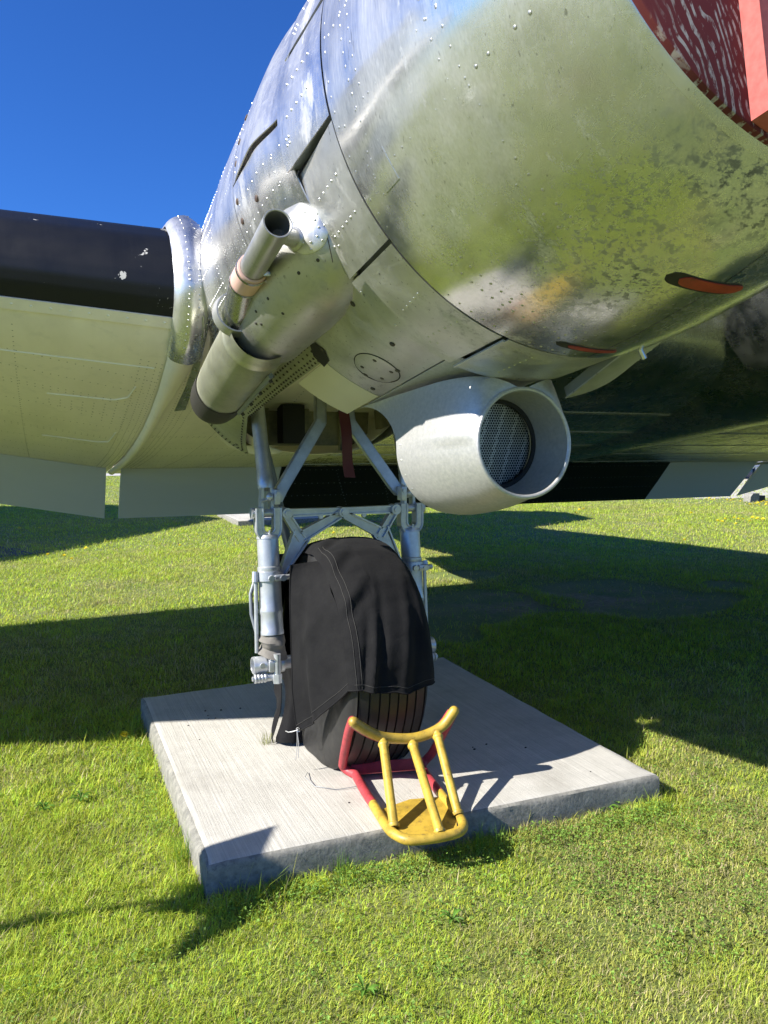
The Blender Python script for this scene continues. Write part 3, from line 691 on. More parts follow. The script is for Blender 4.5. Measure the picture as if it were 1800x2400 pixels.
# stay bracket from pipe to the round riveted plate
from mathutils.bvhtree import BVHTree
def on_mesh(o):
    me = o.data; return BVHTree.FromPolygons([v.co.copy() for v in me.vertices], [tuple(p.vertices) for p in me.polygons])
ft = on_mesh(fair); dR = ray(720, 540)
pl, pn, _, _ = ft.ray_cast(Vector(CAMP), Vector(dR).normalized()); pl = np.array(pl); pn = np.array(pn); pn = pn if pn @ dR < 0 else -pn
pa_ = np.cross(pn, V(0, 0, 1)); pa_ /= np.linalg.norm(pa_); pb_ = np.cross(pn, pa_)
def proj_f(a, r, lift):
    q = pl + (pa_ * cos(a) + pb_ * sin(a)) * r; h_ = ft.ray_cast(Vector(q + pn * .12), Vector(-pn)); h2 = np.array(h_[0]) if h_[0] is not None else q; return h2 + pn * lift
def disc_on(name, radii, mat, parent, n=36):
    vs = []; fs = []
    for r, l in radii: vs += [proj_f(2 * pi * k / n, r, l) for k in range(n)]
    for i in range(len(radii) - 1): fs += [(i * n + k, i * n + (k + 1) % n, (i + 1) * n + (k + 1) % n, (i + 1) * n + k) for k in range(n)]
    fs.append(tuple((len(radii) - 1) * n + k for k in range(n))); return mesh(name, vs, fs, mat, parent)
plate = disc_on('stay_plate', ((.064, -.001), (.064, .003), (.061, .0042), (.045, .0042), (.03, .0042), (.012, .0042)), 'alu_dull', AC)
rivets('rivets', [(proj_f(a, r, .0042), pn) for r, k, o in ((.054, 8, .2), (.036, 9, .5)) for a in np.arange(k) * 2 * pi / k + o], .0042, 'rivet', plate, h=.7)
hb = ft.ray_cast(Vector(CAMP), Vector(ray(692, 560)).normalized()); bk = np.array(hb[0]); bn = np.array(hb[1]); bn = bn if bn @ ray(692, 560) < 0 else -bn
MB().tube([bk - bn * .01, lerp(bk, pa + pdv * .06, .45), pa + pdv * .075 + V(.018, .0, 0)], [.027, .022, .020], 20).lathe(bk, bn, [(-.012, .036), (.003, .034), (.010, .026)], 24).build('stay_bracket', 'alu_pipe', plate)
# seams, rivets and a shallow lower crease strip of the fairing
def fair_line(pxs, r, mat, name, parent):
    pts = []
    for q in pxs:
        h_ = ft.ray_cast(Vector(CAMP), Vector(ray(*q)).normalized())
        if h_[0] is not None: pts.append(np.array(h_[0]))
    if len(pts) > 2: MB().tube(pts, r, 6).build(name, mat, parent)
fair_line([(760 + 20 * t, 520 + 95 * t) for t in np.linspace(-.6, 1, 10)], .0016, 'rivet_dark', 'seam', fair)
rv = []
for q in [(628, 700), (600, 730), (663, 735), (600, 758), (612, 760), (700, 640), (745, 610)]:
    h_ = ft.ray_cast(Vector(CAMP), Vector(ray(*q)).normalized())
    if h_[0] is not None: n_ = np.array(h_[1]); rv.append((np.array(h_[0]), n_ if n_ @ ray(*q) < 0 else -n_))
rivets('rivets', rv, .007, 'rivet_dark', fair, h=.3)

# ---- oil cooler scoop
MC = V(1.40, 2.05, 1.685); MR = .172
def scoop_pt(t, phi, off=0.0):
    """t 0 mouth .. 1 aft edge, phi -180..180 (0 = bottom, + = starboard)"""
    a = radians(phi); w = sm(t * .75 + .25 * t * t) if t > 0 else 0
    mouth = V(MC[0] - (MR - off) * sin(a), MC[1] + .012 * cos(a) * -1, MC[2] - (MR - off) * cos(a))
    # aft section: lower half ellipse, sides sweeping up and rearward to the nacelle skin
    ap = abs(phi); sg = 1 if phi >= 0 else -1; u = max(0.0, (ap - 90) / 90.0)
    y = lerp(2.05, 2.485, t)
    if ap <= 90: aft = V(1.40 - (.246 - off) * sin(a), y, 1.672 - (.247 - off) * cos(a)); wv_ = w
    else:
        ya = y + .36 * (u ** 1.35) * t; ws = sm(t) ** (1 / (1 + 2.2 * u)) if t > 0 else 0
        n_ = E(-(ya - EC[1]) / cos(AL) - .10, rn(-.5, 20.5) + .001, 20.5)
        x = lerp(.246, 1.40 - n_[0], u ** 1.6) - .016 * sin(pi * u); z = lerp(1.672, n_[2], 1 - (1 - u) ** 1.35)
        aft = V(1.40 - sg * x, ya, z); wv_ = ws
    p = lerp(mouth, aft, wv_); p[1] = lerp(mouth[1], aft[1], t)
    q = noise.noise(Vector((p[0] * 6, p[1] * 6, p[2] * 6))) * .003
    return p + V(q, 0, q)
ph = np.concatenate([np.linspace(-178, -95, 18), np.linspace(-90, 90, 37), np.linspace(95, 178, 18)])
scoop = shell('oil_cooler_scoop', lambda t, f: scoop_pt(t, f), np.linspace(0, 1, 22), ph, .0035, 'scoop', AC, inward=lambda p: V(1.40, p[1], 1.70))
MB().tube([scoop_pt(0, f) + V(0, -.002, 0) for f in np.linspace(-180, 180, 64)][:-1], .0075, 10, closed=True).build('mouth_rim', 'scoop', scoop)
# inner duct and grille
MB().lathe(MC, V(0, 1, -.02), [(.0, .166), (.06, .163), (.15, .150), (.165, .146)], 56).build('duct', 'scoop', scoop)
MB().lathe(MC, V(0, 1, -.02), [(.150, .150), (.150, .136), (.158, .1355), (.158, .15)], 56, closed=True).build('grille_ring', 'dark', scoop)
MB().lathe(MC, V(0, 1, -.02), [(.185, .150), (.185, .001)], 40).build('cooler_core', 'dark', scoop)
def hexgrille():
    vs = []; fs = []; a = .0056
    for i in range(-30, 31):
        for j in range(-30, 31):
            x = a * sqrt(3) * (i + .5 * (j % 2)); z = a * 1.5 * j
            if hypot(x, z) > .136: continue
            bar = ((i - j // 4) % 6 == 0)
            k = len(vs); ri = a * (.80 if not bar else .60)
            for R in (a, ri):
                for q in range(6): vs.append((1.40 + x + R * sin(q * pi / 3), MC[1] + .166, MC[2] + z + R * cos(q * pi / 3)))
            for q in range(6): fs.append((k + q, k + (q + 1) % 6, k + 6 + (q + 1) % 6, k + 6 + q))
    mesh('honeycomb_grille', vs, fs, 'alu_pipe', scoop, smooth=False, kind='stuff')
hexgrille()
# riveted flange skin above the scoop
shell('scoop_flange', lambda s, th: E(s, rn(s, th) + .0012 - .004 * 0, th), np.linspace(-.29, -.98, 14), np.linspace(-20.2, 20.2, 24), .004, 'scoop', scoop, inward=axis_pt)
rv = [(scoop_pt(.965, f), scoop_pt(.9, f) - V(1.40, scoop_pt(.9, f)[1], 1.70)) for f in np.arange(-90, 95, 13)]
rivets('rivets', rv, .004, 'rivet', scoop, h=.6)
for f_ in ((-.86, 18.6), (-.70, 17.5)):
    p = E(f_[0] + .2, rn(-.5, 18) + .001, f_[1]); 
# small bright drain tube right of the nacelle
MB().cyl(E(-.02, .725, -19), E(-.02, .756, -19.3), .009, n=12).build('drain_tube', 'steel', AC)

# ---- wheel well
def wall(name, poly, d, mat='khaki'): return MB().prism(poly, d).build(name, mat, AC, smooth=False)
wall('well_wall', [(.962, 2.85, 2.04), (.962, 4.25, 1.76), (.962, 4.30, 2.0), (.962, 3.45, 2.5), (.962, 2.85, 2.6)], (.008, 0, 0))
wall('well_wall', [(1.838, 2.85, 2.04), (1.838, 4.25, 1.76), (1.838, 4.30, 2.0), (1.845, 3.45, 2.5), (1.845, 2.85, 2.6)], (.008, 0, 0))
wall('bulkhead', [(1.0, 4.30, 1.68), (1.80, 4.30, 1.68), (1.84, 4.33, 2.1), (.96, 4.33, 2.1)], (0, .01, 0))
for x in (1.16, 1.40, 1.64): MB().box((x, 4.285, 1.82), (.05, .03, .34)).build('stiffener', 'khaki', AC)
MB().box((1.30, 4.22, 1.80), (.13, .12, .22)).build('junction_box', 'dark', AC)
MB().tube([(1.08, 4.27, 1.95), (1.10, 4.2, 1.8), (1.09, 4.22, 1.66)], .006, 8).build('hydraulic_line', 'dark', AC)
MB().tube([(1.22, 3.4, 1.99), (1.225, 3.4, 1.93), (1.235, 3.39, 1.89)], .005, 8).build('hydraulic_line', 'cream', AC)

# ---- wings
LEP = [(8.05, 1.405), (7.27, 1.62), (6.5, 1.86), (5.8, 2.08), (5.0, 2.32), (4.4, 2.50), (4.0, 2.61), (3.75, 2.645), (3.58, 2.63), (3.47, 2.56), (3.41, 2.47), (3.385, 2.40), (3.38, 2.345), (3.395, 2.29), (3.44, 2.23), (3.52, 2.16), (3.68, 2.075), (4.0, 1.965), (4.35, 1.87), (4.7, 1.79), (5.25, 1.695), (5.86, 1.61), (6.55, 1.54), (7.27, 1.476)]
LOW_Y = [p[0] for p in LEP[13:]]; LOW_Z = [p[1] for p in LEP[13:]]
def wing_low(y): return interp(y, LOW_Y, LOW_Z)
def prism_x(name, x0, x1, mat, prof=LEP, nx=2, close=True):
    P = prof; mb = MB(); n = len(P); vs = []; fs = []
    xs = np.linspace(x0, x1, nx)
    for x in xs: vs += [(x, y, z) for y, z in P]
    for i in range(nx - 1):
        for j in range(n): fs.append((i * n + j, i * n + (j + 1) % n, (i + 1) * n + (j + 1) % n, (i + 1) * n + j))
    fs.append(tuple(range(n))[::-1]); fs.append(tuple((nx - 1) * n + j for j in range(n)))
    return mesh(name, vs, fs, mat, AC, angle=28)
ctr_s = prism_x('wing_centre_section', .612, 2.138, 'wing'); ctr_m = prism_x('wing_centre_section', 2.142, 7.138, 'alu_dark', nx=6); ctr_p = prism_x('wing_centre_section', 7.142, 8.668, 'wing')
def out_sec(d):
    k = 1 - .0685 * d; y0 = 3.38 + .277 * d; z0 = 2.345 + .098 * d
    return [(y0 + (y - 3.38) * k, z0 + (z - 2.345) * k) for y, z in LEP]
def outer_wing(sg, x_root):
    ds = [0, .4, .8, 1.5, 3, 5, 7.5, 9.2, 9.9, 10.2]; vs = []; fs = []; n = len(LEP); mi = []
    for i, d in enumerate(ds):
        sec = out_sec(d)
        if d > 9: 
            c = np.mean(sec, 0); q = {9.2: 1, 9.9: .75, 10.2: .35}[d]; sec = [tuple(c + (np.array(p) - c) * q) for p in sec]
        vs += [(x_root + sg * d, y, z) for y, z in sec]
    for i in range(len(ds) - 1):
        for j in range(n): fs.append((i * n + j, i * n + (j + 1) % n, (i + 1) * n + (j + 1) % n, (i + 1) * n + j)); mi.append(0)
    fs.append(tuple(range(n))); fs.append(tuple((len(ds) - 1) * n + j for j in range(n)))
    return mesh('outer_wing', vs, fs, 'wing', AC, angle=28)
owS = outer_wing(-1, .556); owP = outer_wing(1, 8.724)
# black de-icer boot wrapped round the leading edge
def boot(sg, x_root, par):
    sec0 = LEP[7:16]; fine = []
    for i in range(len(sec0) - 1):
        for k in range(3): fine.append(tuple(lerp(np.array(sec0[i]), np.array(sec0[i + 1]), k / 3)))
    fine = [p for p in fine if p[1] > 2.225 or p[0] > 3.4]; fine = [p for p in fine if not (p[1] < 2.225)]
    def P(d, v):
        t = v * (len(fine) - 1); i = min(int(t), len(fine) - 2); y, z = lerp(np.array(fine[i]), np.array(fine[i + 1]), t - i)
        k = 1 - .0685 * d; return V(x_root + sg * d, 3.38 + .277 * d + (y - 3.38) * k, 2.345 + .098 * d + (z - 2.345) * k)
    c = V(x_root, 4.4, 2.35)
    def Pout(d, v): 
        p = P(d, v); q = V(p[0], 3.75 + .277 * d, 2.40 + .098 * d); n = (p - q) / np.linalg.norm(p - q); return p + n * .006
    b = shell('deicer_boot', Pout, np.concatenate([np.linspace(.012, 2, 10), np.linspace(2.5, 9, 6)]), np.linspace(0, 1, 30), .007, 'boot', par, inward=lambda p: V(p[0], 4.2, 2.4))
    def edge(v, rr): return [Pout(d, v) for d in np.linspace(.012, 9, 20)]
    e = shell('boot_edge_strip', lambda d, w: lerp(Pout(d, 1.0), V(Pout(d, 1)[0], Pout(d, 1)[1] + .045, wing_low(min(7, 3.46)) * 0 + Pout(d, 1)[2] - .040), w), np.linspace(.012, 9, 24), [0, .5, 1], .006, 'wing', par, inward=lambda p: V(p[0], 4.2, 2.4))
    rivets('rivets', [(lerp(Pout(d, 1.0), V(Pout(d, 1)[0], Pout(d, 1)[1] + .045, Pout(d, 1)[2] - .040), .5) + V(0, -.003, -.003), V(0, -.6, -.8)) for d in np.arange(.05, 2.0, .075)], .009, 'rivet_paint', e, h=.5)
    e2 = shell('boot_edge_strip', lambda d, w: lerp(Pout(d, 0.0), Pout(d, 0) + V(0, .05, -.004), w), np.linspace(.012, 9, 24), [0, .5, 1], .005, 'wing', par, inward=lambda p: V(p[0], 4.2, 2.2))
    rivets('rivets', [(Pout(d, 0) + V(0, .025, .0), V(0, -.2, 1)) for d in np.arange(.05, 2.0, .06)], .007, 'rivet_paint', e2, h=.6)
boot(-1, .556, owS); boot(1, 8.724, owP)
# joint fairing band over the wing attach angles
def joint_band(xo, xi, xo_le, xi_le, sg):
    idx = list(range(4, len(LEP))); pr = []
    for a, b in zip(idx[:-1], idx[1:]):
        for k in range(3): pr.append(tuple(lerp(np.array(LEP[a]), np.array(LEP[b]), k / 3)))
    pr.append(LEP[-1]); pr.append((7.45, 1.455))
    L = len(pr)
    def P(u, v):
        i = int(round(u * (L - 1))); y, z = pr[i]; a = np.array(pr[max(0, i - 1)]); b = np.array(pr[min(L - 1, i + 1)]); t = (b - a) / np.linalg.norm(b - a); n = V(-t[1], t[0]); 
        if n @ (V(y, z) - V(4.4, 2.25)) < 0: n = -n
        le = sm((4.4 - y) / .9); xa = lerp(xo, xo_le, le); xb = lerp(xi, xi_le, le)
        w = .012 + (.030 + .018 * le) * sin(pi * v) ** .6
        w += noise.noise(Vector((i * .35, v * 2, 5))) * .004
        return V(lerp(xa, xb, v), y + n[0] * w, z + n[1] * w)
    return shell('joint_fairing', P, np.linspace(0, 1, L), np.linspace(0, 1, 9), .006, ['wing'], AC, inward=lambda p: V(p[0], 4.4, 2.25))
jb = joint_band(.545, .612, .538, .672, -1)
joint_band(8.735, 8.668, 8.74, 8.61, 1)
# bare metal nose cap of the joint fairing
def cap_pts():
    pr = []
    for a in range(6, 16):
        for k in range(3): pr.append(tuple(lerp(np.array(LEP[a]), np.array(LEP[a + 1]), k / 3)))
    L = len(pr)
    def P(u, v):
        i = int(round(u * (L - 1))); y, z = pr[i]; a = np.array(pr[max(0, i - 1)]); b = np.array(pr[min(L - 1, i + 1)]); t = (b - a) / np.linalg.norm(b - a); n = V(-t[1], t[0])
        if n @ (V(y, z) - V(4.4, 2.25)) < 0: n = -n
        w = .016 + .052 * sin(pi * v) ** .6 + noise.noise(Vector((i * .5, v * 3, 8))) * .006
        return V(lerp(.532, .690, v), y + n[0] * w, z + n[1] * w)
    return L, P
L_, Pc = cap_pts()
cap = shell('joint_nose_cap', Pc, np.linspace(0, 1, L_), np.linspace(0, 1, 13), .004, 'alu_skin', jb, inward=lambda p: V(p[0], 4.4, 2.25))
rv = []
for v in (.36, .62, .93):
    for u in np.arange(.05, .98, .035):
        p = Pc(u, v); q = Pc(min(1, u + .05), v) - Pc(max(0, u - .05), v); w = Pc(u, min(1, v + .06)) - Pc(u, max(0, v - .06)); n = np.cross(q, w); n = n if n @ (p - V(p[0], 4.4, 2.25)) > 0 else -n; rv.append((p, n))
rivets('rivets', rv, .0048, 'rivet', cap, h=.55)
# wing to nacelle fillet
shell('wing_fillet', lambda u, v: lerp(V(.672, *LEP[8 + int(round(u * 10))]) + V(0, -.006, 0), E(-(LEP[8 + int(round(u * 10))][0] - EC[1]) / cos(AL), rn(-1.6, 90) + .004, lerp(92, 62, u)), v), np.linspace(0, 1, 11), np.linspace(0, 1, 6), .004, 'alu_skin', AC, inward=lambda p: V(p[0] + .2, 4.4, 2.3))

# rivets of the wing underside
def wing_rivets(par, x0, x1, mat, chord_x, span_y, sx=.030, sy=.034, outer=False, r=.0046):
    rv = []
    def low(x, y):
        if not outer: return V(x, y, wing_low(y)), V(0, -.15, -1)
        d = .556 - x; k = 1 - .0685 * d; yy = (y - (3.38 + .277 * d)) / k + 3.38; return V(x, y, 2.345 + .098 * d + (wing_low(yy) - 2.345) * k), V(0, -.15, -1)
    for x in chord_x: rv += [low(x, y) for y in np.arange(3.75, 7.2, sy)]
    for y in span_y: rv += [low(x, y) for x in np.arange(x0 + .01, x1, sx)]
    return rivets('rivets', rv, r, mat, par, h=.35, n=5)
wing_rivets(owS, -.75, .54, 'rivet_wing', [.53, .505, .47, .435, -.1], [3.95, 4.12, 4.30, 4.34, 4.6, 4.9, 5.2, 5.24, 5.6, 6.0, 6.5, 6.9], .036, .04, True)
def under(x, y):
    d = .556 - x; k = 1 - .0685 * d; yy = (y - (3.38 + .277 * d)) / k + 3.38; return V(x, y, 2.345 + .098 * d + (wing_low(yy) - 2.345) * k - .002)
for pth in ([(.44, 4.05), (.42, 4.22), (.36, 4.30), (-.02, 4.42)], [(.42, 5.0), (.40, 5.35), (.34, 5.42), (-.05, 5.5)], [(.50, 3.80), (-.7, 4.12)]):
    pts = []
    for a, b in zip(pth[:-1], pth[1:]): pts += [under(lerp(a[0], b[0], t), lerp(a[1], b[1], t)) for t in np.linspace(0, 1, 8)[:-1]]
    MB().tube(pts, .0035, 6).build('skin_seam', 'rivet_paint', owS)
def gusset():   # triangular doubler of the outer panel
    rv = []
    for i in range(9):
        for j in range(9 - i):
            x = .43 - i * .055; y = 4.36 + j * .055 + i * .02; d = .556 - x; k = 1 - .0685 * d; yy = (y - (3.38 + .277 * d)) / k + 3.38
            rv.append((V(x, y, 2.345 + .098 * d + (wing_low(yy) - 2.345) * k), V(0, -.2, -1)))
    rivets('rivets', rv, .005, 'rivet_wing', owS, h=.4, n=5)
gusset()
wing_rivets(ctr_s, .63, 2.1, 'rivet_wing', [.66, .69, .72, .76, 1.0, 1.3, 1.7], [5.0, 5.04, 5.5, 5.9, 5.94, 6.4, 6.8, 7.1], .036, .04)
wing_rivets(ctr_m, 2.2, 7.1, 'rivet_dark', [2.3, 2.34, 3.2, 3.24, 4.64, 5.9], [5.86, 5.90, 5.94, 6.3, 6.6, 6.9, 6.95], .03, .05)
wing_rivets(ctr_m, 2.2, 7.1, 'rivet', [2.9, 4.0], [4.2, 4.24, 4.7, 4.74, 5.3], .045, .06)

# lap strips of the belly skin
for yy, w_ in ((4.22, .035), (4.72, .035), (5.30, .03), (5.90, .05), (6.92, .05)):
    shell('lap_strip', lambda u, v, yy=yy, w_=w_: V(u, yy + v * w_, wing_low(yy + v * w_) - .003), np.linspace(2.16, 7.12, 12), [0, .5, 1], .0028, 'alu_pipe', ctr_m, inward=lambda p: p + V(0, 0, 1))
    rivets('rivets', [(V(x, yy + w_ * f, wing_low(yy + w_ * f) - .003), V(0, -.15, -1)) for x in np.arange(2.2, 7.1, .045) for f in (.25, .75)], .0055, 'rivet', ctr_m, h=.5, n=5)
# ---- split flaps, drooped
def flap(name, x0, x1, mat, hinge0, te0, hinge1=None, te1=None, nx=6):
    hinge1 = hinge1 or hinge0; te1 = te1 or te0; vs = []; fs = []; mb = MB()
    for i in range(nx):
        u = i / (nx - 1); x = lerp(x0, x1, u); h_ = lerp(np.array(hinge0), np.array(hinge1), u); t_ = lerp(np.array(te0), np.array(te1), u)
        d = (t_ - h_) / np.linalg.norm(t_ - h_); n = V(d[1], -d[0])
        if n[0] < 0: n = -n
        pr = [h_, lerp(h_, t_, .5) - n * .004, t_, t_ + n * .008, lerp(h_, t_, .5) + n * .03, h_ + n * .02]
        vs += [(x, p[0], p[1]) for p in pr]
    for i in range(nx - 1):
        for j in range(6): fs.append((i * 6 + j, i * 6 + (j + 1) % 6, (i + 1) * 6 + (j + 1) % 6, (i + 1) * 6 + j))
    fs.append(tuple(range(6))); fs.append(tuple((nx - 1) * 6 + j for j in range(6)))
    return mesh(name, vs, fs, mat, AC, angle=30)
H0 = (7.275, 1.472); T0 = (7.70, .988)
fS = flap('flap', .645, 2.138, 'flap', H0, T0); fM = flap('flap', 2.141, 7.138, 'flap_black', H0, T0); flap('flap', 7.141, 8.66, 'flap', H0, T0)
def oflap(x_root, sg, x_end, n):
    def hp(d): k = 1 - .0685 * d; return (3.38 + .277 * d + (7.275 - 3.38) * k, 2.345 + .098 * d + (1.472 - 2.345) * k), (3.38 + .277 * d + (7.70 - 3.38) * k, 2.345 + .098 * d + (.988 - 2.345) * k)
    a, b = hp(0.02); c, d = hp(x_end); return flap('flap', x_root + sg * .02, x_root + sg * x_end, 'flap', a, b, c, d)
oflap(.540, -1, 1.85, 6); oflap(8.77, 1, 1.85, 6)
rivets('rivets', [(V(x, lerp(7.275, 7.70, t), lerp(1.472, .988, t) - .0) + V(0, -.004, -.003), V(0, -.75, -.65)) for t in (.06, .35, .62, .94) for x in np.arange(2.2, 7.1, .06)] + [(V(x + t * .3, lerp(7.275, 7.70, t), lerp(1.472, .988, t)) + V(0, -.004, -.003), V(0, -.75, -.65)) for x in (2.7, 3.2, 3.7, 4.2) for t in np.arange(.08, .95, .07)], .006, 'gunmetal', fM, h=.4, n=5)
rivets('rivets', [(V(x, 7.262, 1.470), V(0, -.5, -.8)) for x in np.arange(.66, 2.12, .028)], .005, 'rivet_paint', fS, h=.5, n=5)

# ---- fuselage, tail, far nacelle
def fuselage():
    ys = [-2.6, -2.45, -2.1, -1.5, -.6, .6, 2, 4, 6, 8, 10, 12, 14, 16, 17.2]; R = [.05, .3, .58, .85, 1.05, 1.18, 1.22, 1.22, 1.22, 1.22, 1.20, 1.08, .82, .46, .15]
    cz = [3.70, 3.72, 3.72, 3.68, 3.60, 3.43, 3.26, 3.04, 2.76, 2.46, 2.22, 2.05, 1.95, 1.9, 1.9]
    sub = MB(); n = 56; vs = []; fs = []
    Y = np.linspace(0, len(ys) - 1, 57)
    for t in Y:
        y = np.interp(t, range(len(ys)), ys); r = np.interp(t, range(len(ys)), R); z = np.interp(t, range(len(ys)), cz)
        for k in range(n):
            a = 2 * pi * k / n; vs.append((4.64 + r * sin(a), y, z - r * cos(a) * (1.0 if cos(a) > 0 else 1.08)))
    for i in range(len(Y) - 1):
        for k in range(n): fs.append((i * n + k, i * n + (k + 1) % n, (i + 1) * n + (k + 1) % n, (i + 1) * n + k))
    fs.append(tuple(range(n))); fs.append(tuple((len(Y) - 1) * n + k for k in range(n)))
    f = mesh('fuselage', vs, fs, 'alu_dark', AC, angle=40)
    MB().prism([(4.62, 13.0, 3.0), (4.62, 14.2, 4.9), (4.62, 15.6, 5.2), (4.62, 17.0, 4.4), (4.62, 17.3, 2.0), (4.62, 13.5, 2.2)], (.06, 0, 0)).build('tail_fin', 'alu_skin', AC, smooth=False)
    for sg in (-1, 1): MB().prism([(4.64, 14.3, 2.42), (4.64 + sg * 3.6, 15.2, 2.40), (4.64 + sg * 4.0, 15.8, 2.38), (4.64 + sg * 3.7, 16.4, 2.36), (4.64, 16.7, 2.36)], (0, 0, .08)).build('tailplane', 'alu_skin', AC, smooth=False)
    MB().lathe((4.56, 16.9, .32), (1, 0, 0), [(0, .08), (.0, .19), (.03, .22), (.13, .22), (.16, .19), (.16, .08)], 28, closed=True).build('tail_wheel', 'rubber', AC)
    MB().tube([(4.52, 16.9, .32), (4.52, 16.7, .75), (4.64, 16.2, 1.7)], .035, 10).build('tail_wheel_fork', 'silver', AC)
    return f
fus = fuselage()
for sg in (-1, 1):   # wing root fillets running aft of the trailing edge
    X = lambda d: 4.64 + sg * d
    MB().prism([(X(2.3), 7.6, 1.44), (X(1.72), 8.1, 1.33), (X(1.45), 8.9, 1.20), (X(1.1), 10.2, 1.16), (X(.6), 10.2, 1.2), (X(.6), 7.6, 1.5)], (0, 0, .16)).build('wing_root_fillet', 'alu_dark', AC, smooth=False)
# port engine, seen only in shadow and reflection
def port_engine():
    c = V(7.88, 1.895, 2.642)
    MB().lathe(c, AX, [(-4.2, .05), (-3.2, .45), (-2.2, .66), (-1.0, .74), (0, .727), (.3, .712), (.6, .668), (.74, .61), (.80, .562), (.78, .53), (.6, .5), (.6, .01)], 48).build('engine_nacelle', 'alu_skin', AC)
port_engine()
# ================================================================== LANDING GEAR (parts of the aircraft)
WC = V(1.405, 3.615, .610); WR = .575
def plate_xz(mb, pts, y, d): return mb.prism([(x, y, z) for x, z in pts], (0, d, 0))
def beam(mb, p0, p1, w0, w1, depth, flange=.006):
    """cast beam with raised edges between two points in the x-z plane"""
    p0 = np.asarray(p0, float); p1 = np.asarray(p1, float); t = p1 - p0; t /= np.linalg.norm(t); n = np.cross(t, V(0, 1, 0)); n /= np.linalg.norm(n); dy = V(0, depth, 0)
    a, b = w0 / 2, w1 / 2
    mb.prism([p0 + n * a * .72 + dy * .3, p1 + n * b * .72 + dy * .3, p1 - n * b * .72 + dy * .3, p0 - n * a * .72 + dy * .3], dy * .4)
    for s in (1, -1):
        q0, q1 = p0 + n * s * a, p1 + n * s * b; r0, r1 = p0 + n * s * (a - flange * 1.6), p1 + n * s * (b - flange * 1.6)
        mb.prism([q0, q1, r1, r0], dy)
def gear_leg(x, sg):
    """sg = -1 starboard (outer) leg, +1 port leg"""
    top0 = V(x, 3.93, 2.06); top1 = V(x + .004, 3.735, 1.46)
    up = MB().lathe(top0, top1 - top0, [(0, .037), (.555, .037), (.56, .040), (.615, .040), (.63, .036)], 28, cap=True).build('upper_strut', 'silver', AC)
    mb = MB()
    for dx in (-.020, .022): mb.prism([(x + dx - .007, 3.70, 1.47), (x + dx + .007, 3.70, 1.47), (x + dx * 1.35 + .008, 3.70, 1.33), (x + dx * 1.35 - .008, 3.70, 1.33)], (0, .05, 0))
    mb.build('clevis', 'silver', up, smooth=False)
    mb = MB(); mb.ball((x + .012 * -sg, 3.69, 1.425), .020, 12, 8); mb.cyl((x - .03, 3.70, 1.405), (x + .045, 3.70, 1.42), .009, n=10)
    mb.box((x - sg * .045, 3.70, 1.425), (.030, .06, .075), ch=.3); mb.cyl((x - sg * .047, 3.66, 1.44), (x - sg * .047, 3.675, 1.44), .012, n=6); mb.build('knuckle', 'silver', up)
    # pivot pin and yoke
    yk = MB(); y0 = 3.668
    yk.cyl((x - .072, 3.70, 1.345), (x + .072, 3.70, 1.345), .021, n=18).cyl((x - .082, 3.70, 1.345), (x - .070, 3.70, 1.345), .029, n=18).cyl((x + .070, 3.70, 1.345), (x + .082, 3.70, 1.345), .029, n=18)
    out = []; inn = []
    for a in np.linspace(0, pi, 13): out.append((x - .062 * cos(a), 1.268 - .060 * sin(a))); inn.append((x - .030 * cos(a), 1.272 - .026 * sin(a)))
    ring = [(x - .062, 1.372)] + out + [(x + .062, 1.372), (x + .030, 1.372)] + inn[::-1] + [(x - .030, 1.372)]
    # two halves keep the polygons simple
    mb2 = MB(); k = len(out)
    L = [(x - .062, 1.372)] + out + [(x + .062, 1.372)]; I = [(x - .030, 1.372)] + inn + [(x + .030, 1.372)]
    for d0, d1, ins in ((0, .066, 0.0),):
        vs = []; fs = []; n = len(L)
        for yy in (y0, y0 + .066): vs += [(p[0], yy, p[1]) for p in L] + [(p[0], yy, p[1]) for p in I]
        for i in range(n - 1):
            fs += [(i, i + 1, n + i + 1, n + i), (2 * n + i, 3 * n + i, 3 * n + i + 1, 2 * n + i + 1), (i, 2 * n + i, 2 * n + i + 1, i + 1), (n + i, n + i + 1, 3 * n + i + 1, 3 * n + i)]
        fs += [(0, n, 3 * n, 2 * n), (n - 1, 3 * n - 1, 4 * n - 1, 2 * n - 1)]; yk.add(vs, fs)
    # raised rim of the yoke
    yk.tube([(p[0], y0 - .001, p[1]) for p in I], .006, 8).tube([(p[0], y0 - .001, p[1]) for p in L], .006, 8)
    yk.cyl((x, y0 - .012, 1.238), (x, y0, 1.238), .008, n=6).tube([(x, y0 - .008, 1.238), (x, y0 - .010, 1.262)], .005, 8)
    yk.build('yoke', 'silver', AC)
    # oleo cylinder
    c0 = V(x, 3.70, 1.235); c1 = V(x + .001, 3.628, .62); ax_ = c1 - c0; ln = np.linalg.norm(ax_)
    cyl = MB().lathe(c0, ax_, [(0, .050), (.012, .056), (.018, .056), (.02, .0535), (.155, .0535), (.16, .058), (.175, .058), (.18, .0565), (.30, .056), (.355, .056), (.372, .060), (.38, .060), (.395, .0565), (.47, .057), (.475, .059), (.492, .059), (.495, .05)], 36, cap=True).build('oleo_strut', 'silver', AC)
    cr = c0 + ax_ / ln * .205
    cl = MB().lathe(cr, ax_, [(-.022, .0565), (-.022, .066), (.022, .066), (.022, .0565)], 30, closed=True)
    for s2 in (-1, 1): cl.cyl(cr + V(-s2 * .03 + .035 * -sg * 0 + .02, -.066, s2 * .0), cr + V(-s2 * .03 + .02, -.082, 0), .016, n=8)
